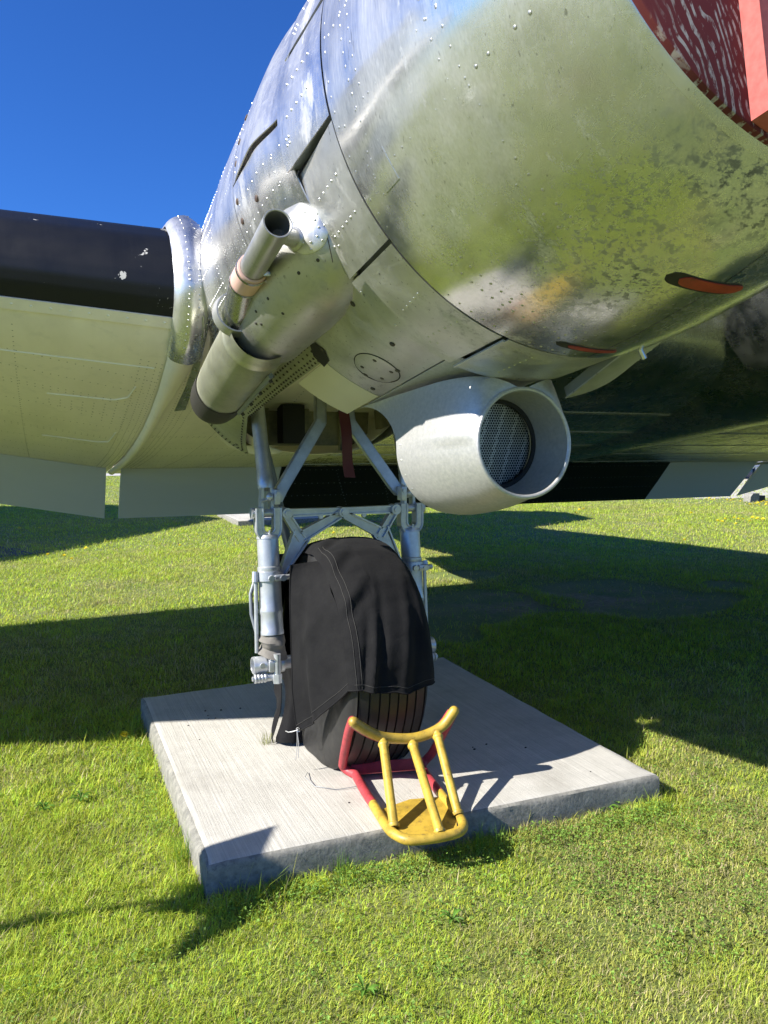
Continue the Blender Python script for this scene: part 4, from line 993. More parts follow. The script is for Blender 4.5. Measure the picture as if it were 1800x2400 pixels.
    cl.cyl(cr + V(.005, -.072, 0), cr + V(.095, -.05, 0), .013, n=10).box(cr + V(.035, -.066, 0), (.05, .022, .03), ch=.3).cyl(cr + V(-.075, 0, 0), cr + V(-.06, 0, 0), .016, n=8)
    cl.build('clamp', 'silver', cyl)
    # leather gaiter
    g0 = c0 + ax_ / ln * .49; gp = []
    def G(u, v):
        a = 2 * pi * v; r = .0575 + .010 * sin(u * 8 + 1.3 * sin(a)) * (.4 + .6 * u) + .009 * u + noise.noise(Vector((cos(a) * 1.5, sin(a) * 1.5, u * 5 + x))) * .012
        return g0 + ax_ / ln * u * (.105 + .016 * cos(a + .6)) + V(cos(a) * r, sin(a) * r, 0)
    shell('gaiter', G, np.linspace(0, 1, 14), np.linspace(0, 1, 33)[:-1], .003, 'gaiter', cyl, closed_v=True, inward=lambda p: V(x, 3.64, p[2]))
    # axle housing
    ay, az = 3.622, .603; o = sg
    ah = MB().lathe((x + o * .105, ay, az), (-o, 0, 0), [(0.004, .033), (0, .036), (0, .041), (.006, .043), (.05, .042), (.055, .044), (.064, .044), (.066, .040), (.135, .043), (.14, .046), (.155, .046), (.16, .034), (.26, .032), (.26, .02), (.0, .033)], 30)
    ah.box((x, ay - .008, az + .004), (.062, .085, .075), ch=.35).build('axle_housing', 'silver', cyl)
    mb = MB().cyl((x + .005, ay - .052, az + .06), (x + .005, ay - .052, az - .045), .017, n=14).cyl((x + .005, ay - .05, az - .04), (x + .005, ay - .05, az - .085), .024, n=6).box((x - .012, ay - .054, az), (.05, .018, .052), ch=.5)
    mb.cyl((x + o * .085, ay - .03, az - .058), (x - .0, ay - .03, az - .058), .020, n=12)
    for k in range(4): mb.lathe((x + o * (.045 + .016 * k), ay - .03, az - .058), (o, 0, 0), [(0, .020), (.004, .024), (.010, .024), (.014, .020)], 12)
    mb.cyl((x + o * .10, ay - .03, az - .058), (x + o * .115, ay - .03, az - .058), .012, n=8).cyl((x + o * .065, ay - .040, az + .006), (x + o * .065, ay - .046, az + .006), .014, n=14)
    mb.build('axle_bolts', 'silver', cyl)
    MB().tube([(x - .072 * (1 if sg < 0 else -1), 3.665, 1.03), (x - .078 * (1 if sg < 0 else -1), 3.64, .66)], .010, 10).cyl((x + sg * .073, 3.665, 1.06), (x + sg * .078, 3.655, 1.01), .016, n=10).build('brake_line', 'silver', cyl)
    return cyl
gear_leg(1.012, -1); gear_leg(1.798, 1)
# cast truss between the legs
for sg, xo in ((-1, 1.012), (1, 1.798)):
    xm = 1.405; m = lambda f: lerp(xo, xm, f)
    y = 3.675; mb = MB()
    bolt = V(m(.24), y, 1.342); ctr = V(m(.965), y, 1.338); jn = V(m(.45), y, 1.205); ft = V(m(.17), y - .01, 1.04)
    beam(mb, bolt, ctr + V(0, 0, .004), .042, .036, .045, .005); beam(mb, bolt + V(0, 0, -.008), jn, .042, .044, .045, .005); beam(mb, ctr + V(-.00, 0, -.014), jn + V(0, 0, .016), .044, .060, .045, .005); beam(mb, jn + V(0, 0, .026), ft, .098, .034, .045, .005)
    mb.prism([V(jn[0] - sg * .03, y + .014, 1.235), V(jn[0] + sg * .035, y + .014, 1.20), V(jn[0] + sg * .01, y + .014, 1.165), V(jn[0] - sg * .045, y + .014, 1.25)], (0, .018, 0))
    mb.cyl(bolt + V(0, -.014, 0), bolt + V(0, .055, 0), .027, n=20)
    tr = mb.build('truss', 'gunmetal' if False else 'silver', AC, angle=30)
    MB().cyl(bolt + V(0, -.022, 0), bolt + V(0, -.012, 0), .016, n=6).build('bolt', 'silver', tr, smooth=False)
    MB().cyl(V(m(.70), y - .001, 1.318), V(m(.70), y + .012, 1.318), .012, n=16).build('boss', 'silver', tr)
MB().cyl((1.405, 3.655, 1.338), (1.405, 3.735, 1.338), .026, n=20).cyl((1.405, 3.648, 1.338), (1.405, 3.656, 1.338), .017, n=6).build('centre_bolt', 'silver', AC)
MB().tube([(1.18, 3.78, 1.24), (1.34, 3.76, 1.29)], .004, 6).build('bracing_wire', 'gunmetal', AC)
MB().tube([(1.52, 3.76, 1.29), (1.75, 3.78, 1.25)], .004, 6).build('bracing_wire', 'silver', AC)
# V braces up into the well
for sg, pts in ((-1, [(1.075, 3.725, 1.415), (1.10, 3.73, 1.46), (1.335, 3.80, 1.80), (1.345, 3.83, 1.95)]), (1, [(1.762, 3.735, 1.43), (1.735, 3.74, 1.46), (1.50, 3.80, 1.80), (1.49, 3.83, 1.95)])):
    mb = MB(); P_ = [V(*p) for p in pts]
    for a, b in zip(P_[:-1], P_[1:]):
        t = (b - a) / np.linalg.norm(b - a); n = np.cross(t, V(0, 1, 0)); n /= np.linalg.norm(n); w = .029
        mb.prism([a + n * w - t * .006, b + n * w + t * .006, b - n * w + t * .006, a - n * w - t * .006], V(0, .006, 0))
        for q in (1, -1): mb.prism([a + n * w * q, b + n * w * q, b + n * (w - .006) * q, a + n * (w - .006) * q], V(0, .04, 0))
    mb.cyl(P_[0] + V(0, -.015, 0), P_[0] + V(0, .05, 0), .022, n=16); mb.build('v_brace', 'cream' if False else 'silver', AC, smooth=False)
# rear cross struts
for a, b in (((1.05, 3.98, 1.78), (1.36, 4.26, .82)), ((1.10, 4.14, 1.06), (1.55, 4.34, 1.02)), ((1.06, 4.1, .95), (1.22, 4.2, 1.22))):
    r = .027 if b[2] < .9 else .017
    MB().cyl(a, b, r, n=18).ball(a, r * 1.3, 12, 8).ball(b, r * 1.3, 12, 8).build('rear_strut', 'gunmetal', AC)
MB().tube([(.985, 3.84, 1.0), (.952, 3.82, .92), (.950, 3.80, .82), (.972, 3.76, .70)], .010, 10).build('brake_arm', 'gunmetal', AC)

# ---- main wheel
def wheel():
    w = MB(); pr = [(-.10, .20), (-.155, .25), (-.195, .33), (-.214, .41), (-.210, .475), (-.196, .520), (-.180, .542)]
    xs = [-.165, -.115, -.068, -.022, .022, .068, .115, .165]; gw = .0045
    pr.append((-.172, .548)); 
    for i, xg in enumerate(xs):
        r = WR - .022 * (xg / .17) ** 2
        pr += [(xg - gw, r), (xg - gw * .6, r - .009), (xg + gw * .6, r - .009), (xg + gw, r)]
    pr += [(.172, .548), (.180, .542), (.196, .520), (.210, .475), (.214, .41), (.195, .33), (.155, .25), (.10, .20)]
    n = 120; vs = []; fs = []
    for dx, r in pr:
        for k in range(n):
            a = 2 * pi * k / n; y = WC[1] - r * cos(a); z = WC[2] + r * sin(a); x = WC[0] + dx
            lim = SLAB + .0015
            if z < lim + .10:
                sq = sm((lim + .10 - z) / .16); x = WC[0] + dx * (1 + .10 * sq)
                z = max(z, lim + .0004 * (WR - r) * 50) if r > .5 else z
            vs.append((x, y, z))
    K = len(pr)
    for i in range(K - 1):
        for k in range(n): fs.append((i * n + k, i * n + (k + 1) % n, (i + 1) * n + (k + 1) % n, (i + 1) * n + k))
    hub = MB().lathe(WC - V(.12, 0, 0), (1, 0, 0), [(0, .03), (0, .10), (.03, .13), (.03, .19), (-.02, .205), (-.02, .215), (.05, .21), (.19, .21), (.26, .215), (.26, .205), (.21, .19), (.21, .13), (.24, .10), (.24, .03)], 40).build('main_wheel', 'silver', AC)
    mesh('tyre', vs, fs, 'rubber', hub, angle=40)
    MB().lathe(WC - V(.30, 0, 0), (1, 0, 0), [(0, .03), (.6, .03)], 16).build('axle', 'silver', hub)
wheel()

# ================================================================== THINGS
# ---- canvas wheel cover
cov = empty('wheel_cover', (1.405, 3.615, SLAB))
tag(cov, 'black canvas cover draped over the main wheel tyre', 'wheel cover')
def wr(p, amp=1.0):
    v = Vector(p)
    return (noise.noise(v * 3.1) * .012 + noise.noise(v * 7.3 + Vector((3, 1, 2))) * .006 + noise.noise(v * 16) * .002) * amp
XL, XR = 1.192, 1.622
def band(phi, x):
    u = (x - XL) / (XR - XL); e = abs(u - .5) * 2
    r = .600 - .034 * e ** 2.2 - .030 * max(0, (e - .75) / .25) ** 2
    a = radians(phi); ri = .0
    # gathered tucks along the stitched seam and slack folds
    if u < .4:
        for (p0, w) in ((34, 4.5), (58, 5), (78, 4)): ri += -.013 * math.exp(-((phi - p0 - (u - .1) * 34) / w) ** 2) * math.exp(-((u - .20) / .17) ** 2) + .010 * math.exp(-((phi - p0 - 7 - (u - .1) * 34) / w) ** 2) * math.exp(-((u - .22) / .2) ** 2)
    for (p0, u0, am, wu) in ((12, .26, .014, .045), (20, .34, -.010, .05), (8, .17, -.008, .03), (24, .62, .010, .06), (14, .74, -.008, .05)): ri += am * math.exp(-((u - u0 - (phi - 10) * .004) / wu) ** 2) * math.exp(-max(0, phi - p0) ** 2 / 420)
    rr = r + ri + wr((x * 1.2, cos(a), sin(a))) * .8
    if phi < 6: rr += .008 * (1 - phi / 6)
    return V(x, WC[1] - rr * cos(a), WC[2] + rr * sin(a))
def hem(u): return -1.0 - 1.5 * u + .9 * sin(u * 7 + .6) + .5 * sin(u * 17)
bandm = shell('tread_panel', lambda p, x: band(lerp(hem((x - XL) / (XR - XL)), 196, p), x), np.concatenate([np.linspace(0, .5, 90), np.linspace(.51, 1, 40)]), np.linspace(XL, XR, 56), .003, 'canvas', cov, inward=lambda p: WC)
def side_front(u, w):
    """u 0 top .. 1 hem, w 0 tread edge .. 1 free edge"""
    phi = lerp(74, hem(0), u); O = band(phi, XL); I = V(1.045 + .03 * (u - .5) ** 2 * 2 + .022 * max(0, u - .72) / .28, lerp(3.470, 3.415, u), lerp(1.115, .315, u ** .92))
    p = lerp(O, I, w); bulge = sin(pi * w) * .022 * (.4 + .6 * sin(pi * min(1, u * 1.1)))
    fold = .012 * sin(w * 9 + u * 5) * w * u + .010 * math.exp(-((w - .35 - .3 * u) / .07) ** 2) * sm(u * 1.4) - .009 * math.exp(-((w - .62 - .12 * u) / .06) ** 2) * sm(u * 1.3 - .2) + .007 * math.exp(-((u - .35 - .25 * w) / .05) ** 2) * (1 - w) + wr((p[0], p[1] * 2, p[2] * 1.3)) * 1.1 * sin(pi * min(1, w * .9 + .05))
    p = p + V(-bulge * .8 - fold, -bulge * .5, 0)
    if u > .9: p[2] -= .012 * sin(pi * w) * (u - .9) * 10
    return p
sf = shell('side_panel', side_front, np.linspace(0, 1, 60), np.linspace(0, 1, 34), .003, 'canvas', cov, inward=lambda p: V(1.405, 3.615, p[2]))
def side_rear(u, w):
    phi = lerp(104, 205, u); O = band(min(phi, 196), XL); O = V(O[0], O[1], max(.15, O[2] - max(0, phi - 196) * .01))
    I = V(lerp(1.07, 1.060, u) + .055 * (sin(pi * min(1, (u - .53) / .47 * 1.05)) if u > .53 else 0), lerp(3.80, 3.768, u), lerp(1.12, .142, u))
    p = lerp(O, I, w); p = p + V(-.03 * sin(pi * w) - .02 * u * sin(w * 7 + 1), 0, 0) + V(wr((p[0], p[1] * 2, p[2])) * 1.5, 0, 0); p[2] = max(p[2], SLAB + .008)
    return p
shell('side_panel', side_rear, np.linspace(0, 1, 40), np.linspace(0, 1, 24), .003, 'canvas', cov, inward=lambda p: V(1.405, 3.615, p[2]))
def corner_flap(u, w):
    I = V(1.060 + .055 * sin(pi * min(1, u * 1.05)), 3.768, lerp(.60, SLAB + .010, u)); O = V(1.20 - .025 * u, 3.66 + .03 * u, lerp(.50, SLAB + .016, u))
    p = lerp(I, O, w) + V(-.018 * sin(pi * w) * u + .008 * sin(w * 8 + u * 3) * sin(pi * w), -.035 * sin(pi * w) * u, .03 * sin(pi * w) * max(0, u - .8) * 2); return p + V(wr(p * 2) * sin(pi * w), 0, 0)
shell('corner_flap', corner_flap, np.linspace(0, 1, 20), np.linspace(0, 1, 16), .003, 'canvas', cov, inward=lambda p: V(1.405, 3.9, p[2]))
def side_right(u, w):
    phi = lerp(hem(1), 190, u); O = band(phi, XR); a = radians(phi); I = V(1.645, WC[1] - .20 * cos(a), WC[2] + .20 * sin(a) - .02)
    p = lerp(O, I, w); return p + V(.022 * sin(pi * w) + wr((p[0], p[1] * 2, p[2])) * 1.2 * w, 0, 0)
shell('side_panel', side_right, np.linspace(0, 1, 50), np.linspace(0, 1, 16), .003, 'canvas', cov, inward=lambda p: V(1.405, 3.615, p[2]))
# inner lining closes the view between the panels
MB().lathe(WC - V(.19, 0, 0), (1, 0, 0), [(0, .24), (0, .56), (.02, .585), (.36, .585), (.38, .56), (.38, .24)], 48).build('lining', 'canvas', cov) if False else None
# stitching and hem cords
def seam_path(fn, ts, off=.0022):
    pts = [fn(t) for t in ts]; return [p + (p - V(1.405, 3.615, p[2] * .5 + WC[2] * .5)) / np.linalg.norm(p - V(1.405, 3.615, WC[2])) * off for p in pts]
MB().tube(seam_path(lambda t: band(t, XL + .030), np.linspace(0, 82, 60)), .0011, 5).tube(seam_path(lambda t: band(t, XL + .052), np.linspace(0, 82, 60)), .0011, 5).build('stitching', 'thread', cov)
MB().tube(seam_path(lambda t: side_front(.955, t), np.linspace(0, 1, 40)), .0011, 5).tube(seam_path(lambda t: band(hem(t) + 2.4, lerp(XL, XR, t)), np.linspace(.05, 1, 40)), .0010, 5).build('stitching', 'thread', cov)
MB().tube([side_front(1, t) for t in np.linspace(0, 1, 40)] , .0042, 6).tube([band(hem(t), lerp(XL, XR, t)) for t in np.linspace(0, 1, 40)], .0042, 6).tube([side_front(t, 1) for t in np.linspace(0, 1, 50)], .0035, 6).build('hem', 'canvas', cov)
gq = side_front(.985, .97)
MB().lathe(gq + V(-.004, -.006, 0), (-.75, -.65, 0), [(0, .007), (.003, .0085), (.004, .0115), (0, .0125)], 16, closed=True).build('grommet', 'steel', cov)
MB().tube([gq + V(-.006, -.010, 0), gq + V(-.03, .0, -.008), gq + V(-.045, .02, -.016), gq + V(-.05, .05, -.02)], .0025, 6).tube([gq + V(-.012, -.01, -.002), gq + V(-.014, -.018, -.05), gq + V(-.018, -.02, -.10), gq + V(-.024, -.022, -.14)], .0018, 6).tube([gq + V(-.012, -.01, -.002), gq + V(-.008, -.022, -.06), gq + V(-.012, -.026, -.13)], .0018, 6).build('tie_cord', 'scoop', cov)
wire = [V(1.10, 3.36, SLAB + .004), V(1.06, 3.28, SLAB + .02), V(1.08, 3.20, SLAB + .006), V(1.16, 3.13, SLAB + .004), V(1.27, 3.11, SLAB + .01)]
tag(MB().tube(wire, .0014, 6).build('wire_loop', 'gunmetal'), 'thin loose wire curled on the concrete beside the tyre', 'wire')

# ---- tubular wheel chock
ch = empty('wheel_chock', (1.40, 2.85, SLAB)); tag(ch, 'yellow and red tubular steel wheel chock set against the tyre', 'wheel chock')
def smooth_path(pts, n=8):
    pts = [V(*p) for p in pts]; out = []
    P = [2 * pts[0] - pts[1]] + pts + [2 * pts[-1] - pts[-2]]
    for i in range(1, len(P) - 2):
        for k in range(n):
            t = k / n; a, b, c, d = P[i - 1], P[i], P[i + 1], P[i + 2]
            out.append(.5 * (2 * b + (c - a) * t + (2 * a - 5 * b + 4 * c - d) * t * t + (3 * b - a - 3 * c + d) * t ** 3))
    return out + [pts[-1]]
zr = SLAB + .024; rt = .0205
def kinked(pts): return pts
left_y = [(1.238, 2.895, zr), (1.222, 2.77, zr), (1.212, 2.672, zr), (1.220, 2.615, zr), (1.250, 2.565, zr), (1.335, 2.540, zr), (1.425, 2.535, zr), (1.475, 2.552, zr), (1.507, 2.60, zr), (1.525, 2.69, zr), (1.549, 2.87, zr)]
base = MB().tube(smooth_path(left_y), rt, 16).build('base_tube', 'yellow', ch)
rl = [(1.238, 2.896, zr), (1.254, 3.035, zr), (1.280, 3.20, zr)]; rr_ = [(1.549, 2.871, zr), (1.571, 3.02, zr), (1.600, 3.16, zr)]
MB().tube(rl, rt * 1.003, 16).build('base_tube', 'red', ch); MB().tube(rr_, rt * 1.003, 16).build('base_tube', 'red', ch)
MB().tube(smooth_path([(1.280, 3.200, zr), (1.262, 3.245, zr + .002), (1.244, 3.262, zr + .02), (1.232, 3.235, zr + .06), (1.205, 3.10, zr + .24), (1.190, 3.010, zr + .335)]), rt, 16).ball((1.190, 3.010, zr + .335), rt, 14, 8).build('upright', 'red', ch)
MB().tube(smooth_path([(1.602, 3.160, zr), (1.625, 3.185, zr + .002), (1.648, 3.188, zr + .02), (1.662, 3.15, zr + .07), (1.672, 3.03, zr + .24), (1.672, 2.965, zr + .325)]), rt, 16).ball((1.672, 2.965, zr + .325), rt, 14, 8).build('upright', 'red', ch)
arc = [(1.186, 2.985, .492), (1.243, 2.985, .448), (1.312, 2.985, .408), (1.392, 2.985, .386), (1.476, 2.980, .377), (1.552, 2.970, .392), (1.614, 2.958, .425), (1.660, 2.950, .484)]
def shift(p, d): return [tuple(np.array(q) + V(*d)) for q in p]
MB().tube(smooth_path(arc), rt * 1.12, 16).ball(arc[0], rt * 1.12, 14, 8).ball(arc[-1], rt * 1.12, 14, 8).build('cradle_tube', 'yellow', ch)
MB().tube(smooth_path(shift(arc, (.004, .030, -.014))), rt, 16).build('cradle_tube', 'red', ch)
for (t, b) in (((1.318, 2.972, .395), (1.228, 2.66, zr + .012)), ((1.458, 2.970, .365), (1.374, 2.545, zr + .010)), ((1.575, 2.955, .395), (1.512, 2.645, zr + .012))):
    br = MB().tube([t, b], rt * .95, 14).build('brace_tube', 'yellow', ch)
    t_, b_ = V(*t), V(*b); d = (b_ - t_) / np.linalg.norm(b_ - t_)
    MB().lathe(t_ + d * .012, d, [(0, .020), (.008, .0245), (.015, .024), (.022, .0195)], 16).build('weld_bead', 'yellow', br)
    MB().lathe(b_ - d * .016, d, [(0, .0195), (.006, .0245), (.014, .0235), (.02, .02)], 16).build('weld_bead', 'yellow', br)
MB().prism([(1.243, 2.835, zr - .006), (1.40, 2.872, zr - .006), (1.535, 2.838, zr - .006), (1.512, 2.66, zr - .006), (1.46, 2.565, zr - .006), (1.25, 2.585, zr - .006), (1.222, 2.68, zr - .006)], (0, 0, .007)).build('foot_plate', 'yellow', ch, smooth=False)
# red angle-iron spreader
MB().prism([(1.275, 3.255, zr + .026), (1.62, 3.170, zr + .030), (1.612, 3.135, zr - .004), (1.285, 3.215, zr - .006)], (.001, .004, .005)).prism([(1.285, 3.215, zr - .006), (1.612, 3.135, zr - .004), (1.600, 3.085, zr + .018), (1.290, 3.165, zr + .016)], (0, .004, -.005)).build('spreader', 'red', ch, smooth=False)

# ---- painted plywood cover in the engine intake
ic = empty('intake_cover', E(.765, .56, 0)); tag(ic, 'peeling dark red plywood disc with red batten plugging the engine cowling mouth', 'engine cover')
disc = MB().lathe(E(.776, 0, 0), AX, [(0, .0005), (0, .590), (.019, .591), (.0215, .588), (.0215, .30), (.0215, .0005)], 128)
dm = disc.build('disc', 'plywood', ic, angle=40)
def EF(s, a, b): return EC + AX * s + EX * a + EZ * b      # point by right/up offsets in the cowling mouth plane
MB().prism([EF(.7985, -.238, -.535), EF(.7985, -.148, -.57), EF(.7985, -.150, .57), EF(.7985, -.240, .535)], AX * .040).build('batten', 'batten', ic, smooth=False)

# ---- dark red warning ribbon hanging from the wheel well
rb = []
def RB(u, v):
    x = lerp(1.402, 1.460, u) + v * .028; z = lerp(1.90, 1.515, v); return V(x + .004 * sin(v * 6), 3.74 - v * .03 + .006 * sin(v * 9 + u), z - .003 * u)
rib = shell('warning_ribbon', RB, np.linspace(0, 1, 8), np.linspace(0, 1, 24), .0025, 'ribbon')
tag(rib, 'dark red fabric warning ribbon hanging from the wheel well', 'ribbon')
# ================================================================== VEGETATION
IN_PAD = lambda x, y: (x > .492) & (x < 2.655) & (y > 2.735 - .033 * (x - .5) - .002) & (y < 4.84 + .022 * (x - .5))
def blades(name, X, Y, h, w, lean, ang, curv, col, label, cat=None, mat='grass', z0=None, tip=1.0):
    n = len(X); dx, dy = np.cos(ang), np.sin(ang); px, py = -dy, dx
    Z = np.zeros(n) if z0 is None else z0
    t = [(0, 1.0), (.5, .85), (1.0, .0)]
    vs = np.zeros((n, 5, 3))
    for k, (f, ww) in enumerate(t):
        off = lean * h * (f ** 1.0) * (1 - curv) + lean * h * curv * f * f * 1.5
        cx = X + dx * off; cy = Y + dy * off; cz = Z + h * f * np.sqrt(np.maximum(.12, 1 - (lean * .75 * f) ** 2))
        if k < 2:
            vs[:, 2 * k] = np.stack([cx + px * w * ww / 2, cy + py * w * ww / 2, cz], 1); vs[:, 2 * k + 1] = np.stack([cx - px * w * ww / 2, cy - py * w * ww / 2, cz], 1)
        else: vs[:, 4] = np.stack([cx, cy, cz], 1)
    me = bpy.data.meshes.new(name); me.vertices.add(n * 5); me.vertices.foreach_set("co", vs.reshape(-1))
    b = np.arange(n)[:, None] * 5
    quads = b + np.array([0, 1, 3, 2]); tris = b + np.array([2, 3, 4])
    loops = np.concatenate([quads, tris], 1).reshape(-1); me.loops.add(n * 7); me.loops.foreach_set("vertex_index", loops.astype(np.int32))
    starts = (np.arange(n)[:, None] * 7 + np.array([0, 4])).reshape(-1); tot = np.tile([4, 3], n)
    me.polygons.add(2 * n); me.polygons.foreach_set("loop_start", starts.astype(np.int32)); me.polygons.foreach_set("loop_total", tot.astype(np.int32))
    me.update(calc_edges=True); me.validate()
    at = me.attributes.new("Col", 'FLOAT_COLOR', 'POINT'); c4 = np.ones((n, 5, 4)); c4[:, :, :3] = col[:, None, :]; at.data.foreach_set("color", c4.reshape(-1))
    me.polygons.foreach_set("use_smooth", [True] * len(me.polygons)); me.materials.append(M[mat])
    o = bpy.data.objects.new(name, me); COL.objects.link(o)
    return tag(o, label, None, None, 'stuff')
def vnoise(x, y, sc, seed=0.0):
    """cheap smooth value noise on arrays"""
    x = x * sc + seed * 17.3; y = y * sc + seed * 5.1; xi = np.floor(x).astype(int); yi = np.floor(y).astype(int); fx = x - xi; fy = y - yi
    fx = fx * fx * (3 - 2 * fx); fy = fy * fy * (3 - 2 * fy)
    def hsh(a, b): v = np.sin(a * 127.1 + b * 311.7 + seed * 74.7) * 43758.5453; return v - np.floor(v)
    return (hsh(xi, yi) * (1 - fx) + hsh(xi + 1, yi) * fx) * (1 - fy) + (hsh(xi, yi + 1) * (1 - fx) + hsh(xi + 1, yi + 1) * fx) * fy
def scatter(r0, r1, dens, amin=-8, amax=56):
    area = .5 * (r1 * r1 - r0 * r0) * radians(amax - amin); n = int(area * dens)
    r = np.sqrt(RNG.uniform(r0 * r0, r1 * r1, n)); a = np.radians(RNG.uniform(amin, amax, n)); x, y = r * np.sin(a), r * np.cos(a)
    k = ~IN_PAD(x, y); return x[k], y[k], r[k]
def soil_mask(x, y):
    e = ((x - 5.2) / 2.9) ** 2 + ((y - 6.6) / 1.5) ** 2 + vnoise(x, y, 1.6, 3) * 1.3; return (e < 1.15) | (((x - 4.95) / .55) ** 2 + ((y - 8.6) / .35) ** 2 < 1)
def grass():
    XS, YS, HS, WS, CS = [], [], [], [], []
    for r0, r1, dens, h0, w0 in ((1.3, 2.6, 38000, .024, .0022), (2.6, 3.8, 24000, .026, .0026), (3.8, 5.5, 10500, .031, .0038), (5.5, 8, 5200, .036, .0048), (8, 13, 2600, .038, .0062), (13, 24, 850, .042, .010), (24, 45, 130, .05, .02)):
        x, y, r = scatter(r0, r1, dens)
        patch = vnoise(x, y, 1.4, 1) * .6 + vnoise(x, y, 4.5, 2) * .4; dry = vnoise(x, y, .8, 5) * .55 + vnoise(x, y, 3.2, 6) * .45
        keep = RNG.uniform(0, 1, len(x)) < np.where(soil_mask(x, y), .06, .60 + .55 * patch); x, y, r, patch, dry = x[keep], y[keep], r[keep], patch[keep], dry[keep]
        n = len(x); clump = vnoise(x, y, 16, 8); h = h0 * (.4 + 1.0 * RNG.random(n)) * (.55 + .7 * patch) * (.55 + .9 * clump)
        tall = RNG.random(n) < .035; h = np.where(tall, h * 1.9, h)
        # longer uncut fringe along the pad edges
        dpx = np.minimum(np.abs(x - .5) + np.maximum(0, 2.7 - y) + np.maximum(0, y - 4.84), np.abs(y - 2.70) + np.maximum(0, .5 - x) + np.maximum(0, x - 2.63))
        h = h * np.where((dpx < .10) & (RNG.random(n) < .8), 1.8, 1.0)
        w = w0 * (.6 + .8 * RNG.random(n))
        g = np.stack([.36 + .16 * RNG.random(n), .475 + .14 * RNG.random(n), .045 + .03 * RNG.random(n)], 1)
        yel = np.clip((dry - .46) * 2.6, 0, 1)[:, None] * .65; g = g * (1 - yel) + np.array([.44, .41, .14]) * yel
        straw = RNG.random(n) < (.06 + .55 * np.clip(dry - .42, 0, 1)); g[straw] = np.array([.52, .45, .25]) * (.6 + .6 * RNG.random((straw.sum(), 1)))
        g *= (.72 + .5 * RNG.random((n, 1))) * (.82 + .36 * vnoise(x, y, 9, 9))[:, None]
        XS.append(x); YS.append(y); HS.append(h); WS.append(w); CS.append(g)
    X, Y, H, W, C = map(np.concatenate, (XS, YS, HS, WS, CS)); n = len(X)
    blades('grass', X, Y, H, W, RNG.uniform(.15, 1.15, n), RNG.uniform(0, 2 * pi, n), RNG.uniform(.2, .9, n), C, 'short mown lawn grass with dry straw between the blades')
grass()

def clover():
    """broad small leaves: clover and weeds in the turf"""
    cen = []
    for _ in range(160):
        t = RNG.random(); cen.append((lerp(.55, 2.55, t), 2.66 - .033 * t * 2 - abs(RNG.normal(0, .05))))
    for _ in range(40): cen.append((.44 - abs(RNG.normal(0, .04)), RNG.uniform(3.3, 4.7)))
    for _ in range(300): cen.append((RNG.uniform(1.75, 2.9), RNG.uniform(1.7, 2.55)))
    for _ in range(160): cen.append((RNG.uniform(-.2, 1.6), RNG.uniform(1.35, 2.5)))
    for _ in range(60): cen.append((RNG.uniform(2.75, 3.4), RNG.uniform(2.3, 3.4)))
    vs, fs, cs = [], [], []
    for cx, cy in cen:
        for _ in range(int(RNG.integers(9, 20))):
            x, y = cx + RNG.normal(0, .035), cy + RNG.normal(0, .035)
            if IN_PAD(np.array(x), np.array(y)): continue
            z = RNG.uniform(.018, .055); L = RNG.uniform(.007, .015); W = L * RNG.uniform(.55, .95); a = RNG.uniform(0, 2 * pi); tl = RNG.uniform(-.5, .5); k = len(vs)
            d = V(cos(a), sin(a), tl); s_ = V(-sin(a), cos(a), RNG.uniform(-.4, .4)); o = V(x, y, z)
            vs += [o, o + d * L * .5 + s_ * W * .5 + V(0, 0, .002), o + d * L, o + d * L * .5 - s_ * W * .5 + V(0, 0, .002)]; fs.append((k, k + 1, k + 2, k + 3))
            c = np.array([.19, .34, .06]) * RNG.uniform(.6, 1.35) + np.array([.03, .0, .0]) * RNG.random(); cs += [(*c, 1)] * 4
    o = mesh('clover', vs, fs, 'grass', smooth=False, kind='stuff'); at = o.data.attributes.new("Col", 'FLOAT_COLOR', 'POINT'); at.data.foreach_set("color", np.array(cs).reshape(-1))
    tag(o, 'low clover and small broad-leaved weeds along the pad edge')
clover()

def tuft(name, label, cx, cy, z, n, hh, sp, col, group=None):
    x = cx + RNG.normal(0, sp, n); y = cy + RNG.normal(0, sp, n); h = hh * RNG.uniform(.5, 1.1, n)
    c = np.array(col) * RNG.uniform(.7, 1.3, (n, 1))
    o = blades(name, x, y, h, RNG.uniform(.0016, .0030, n), RNG.uniform(.05, .5, n), RNG.uniform(0, 2 * pi, n), RNG.uniform(.2, .9, n), c, None, z0=np.full(n, z))
    del o["kind"]; return tag(o, label, 'grass tuft', group)
p = onz(627, 1742, SLAB); tuft('grass_tuft', 'thin pale grass tuft growing from the pad beside the wheel cover', p[0], p[1], SLAB, 34, .085, .018, (.26, .28, .07))
for i, (x, y, lb) in enumerate(((1.02, 2.66, 'tall grass tuft at the pad front edge left of the chock'), (1.62, 2.62, 'tall grass tuft at the pad edge just right of the chock'), (.47, 3.05, 'grass tuft against the left side of the pad near its front corner'))): tuft('grass_tuft', lb, x, y, 0, 60, .13, .035, (.13, .25, .03))

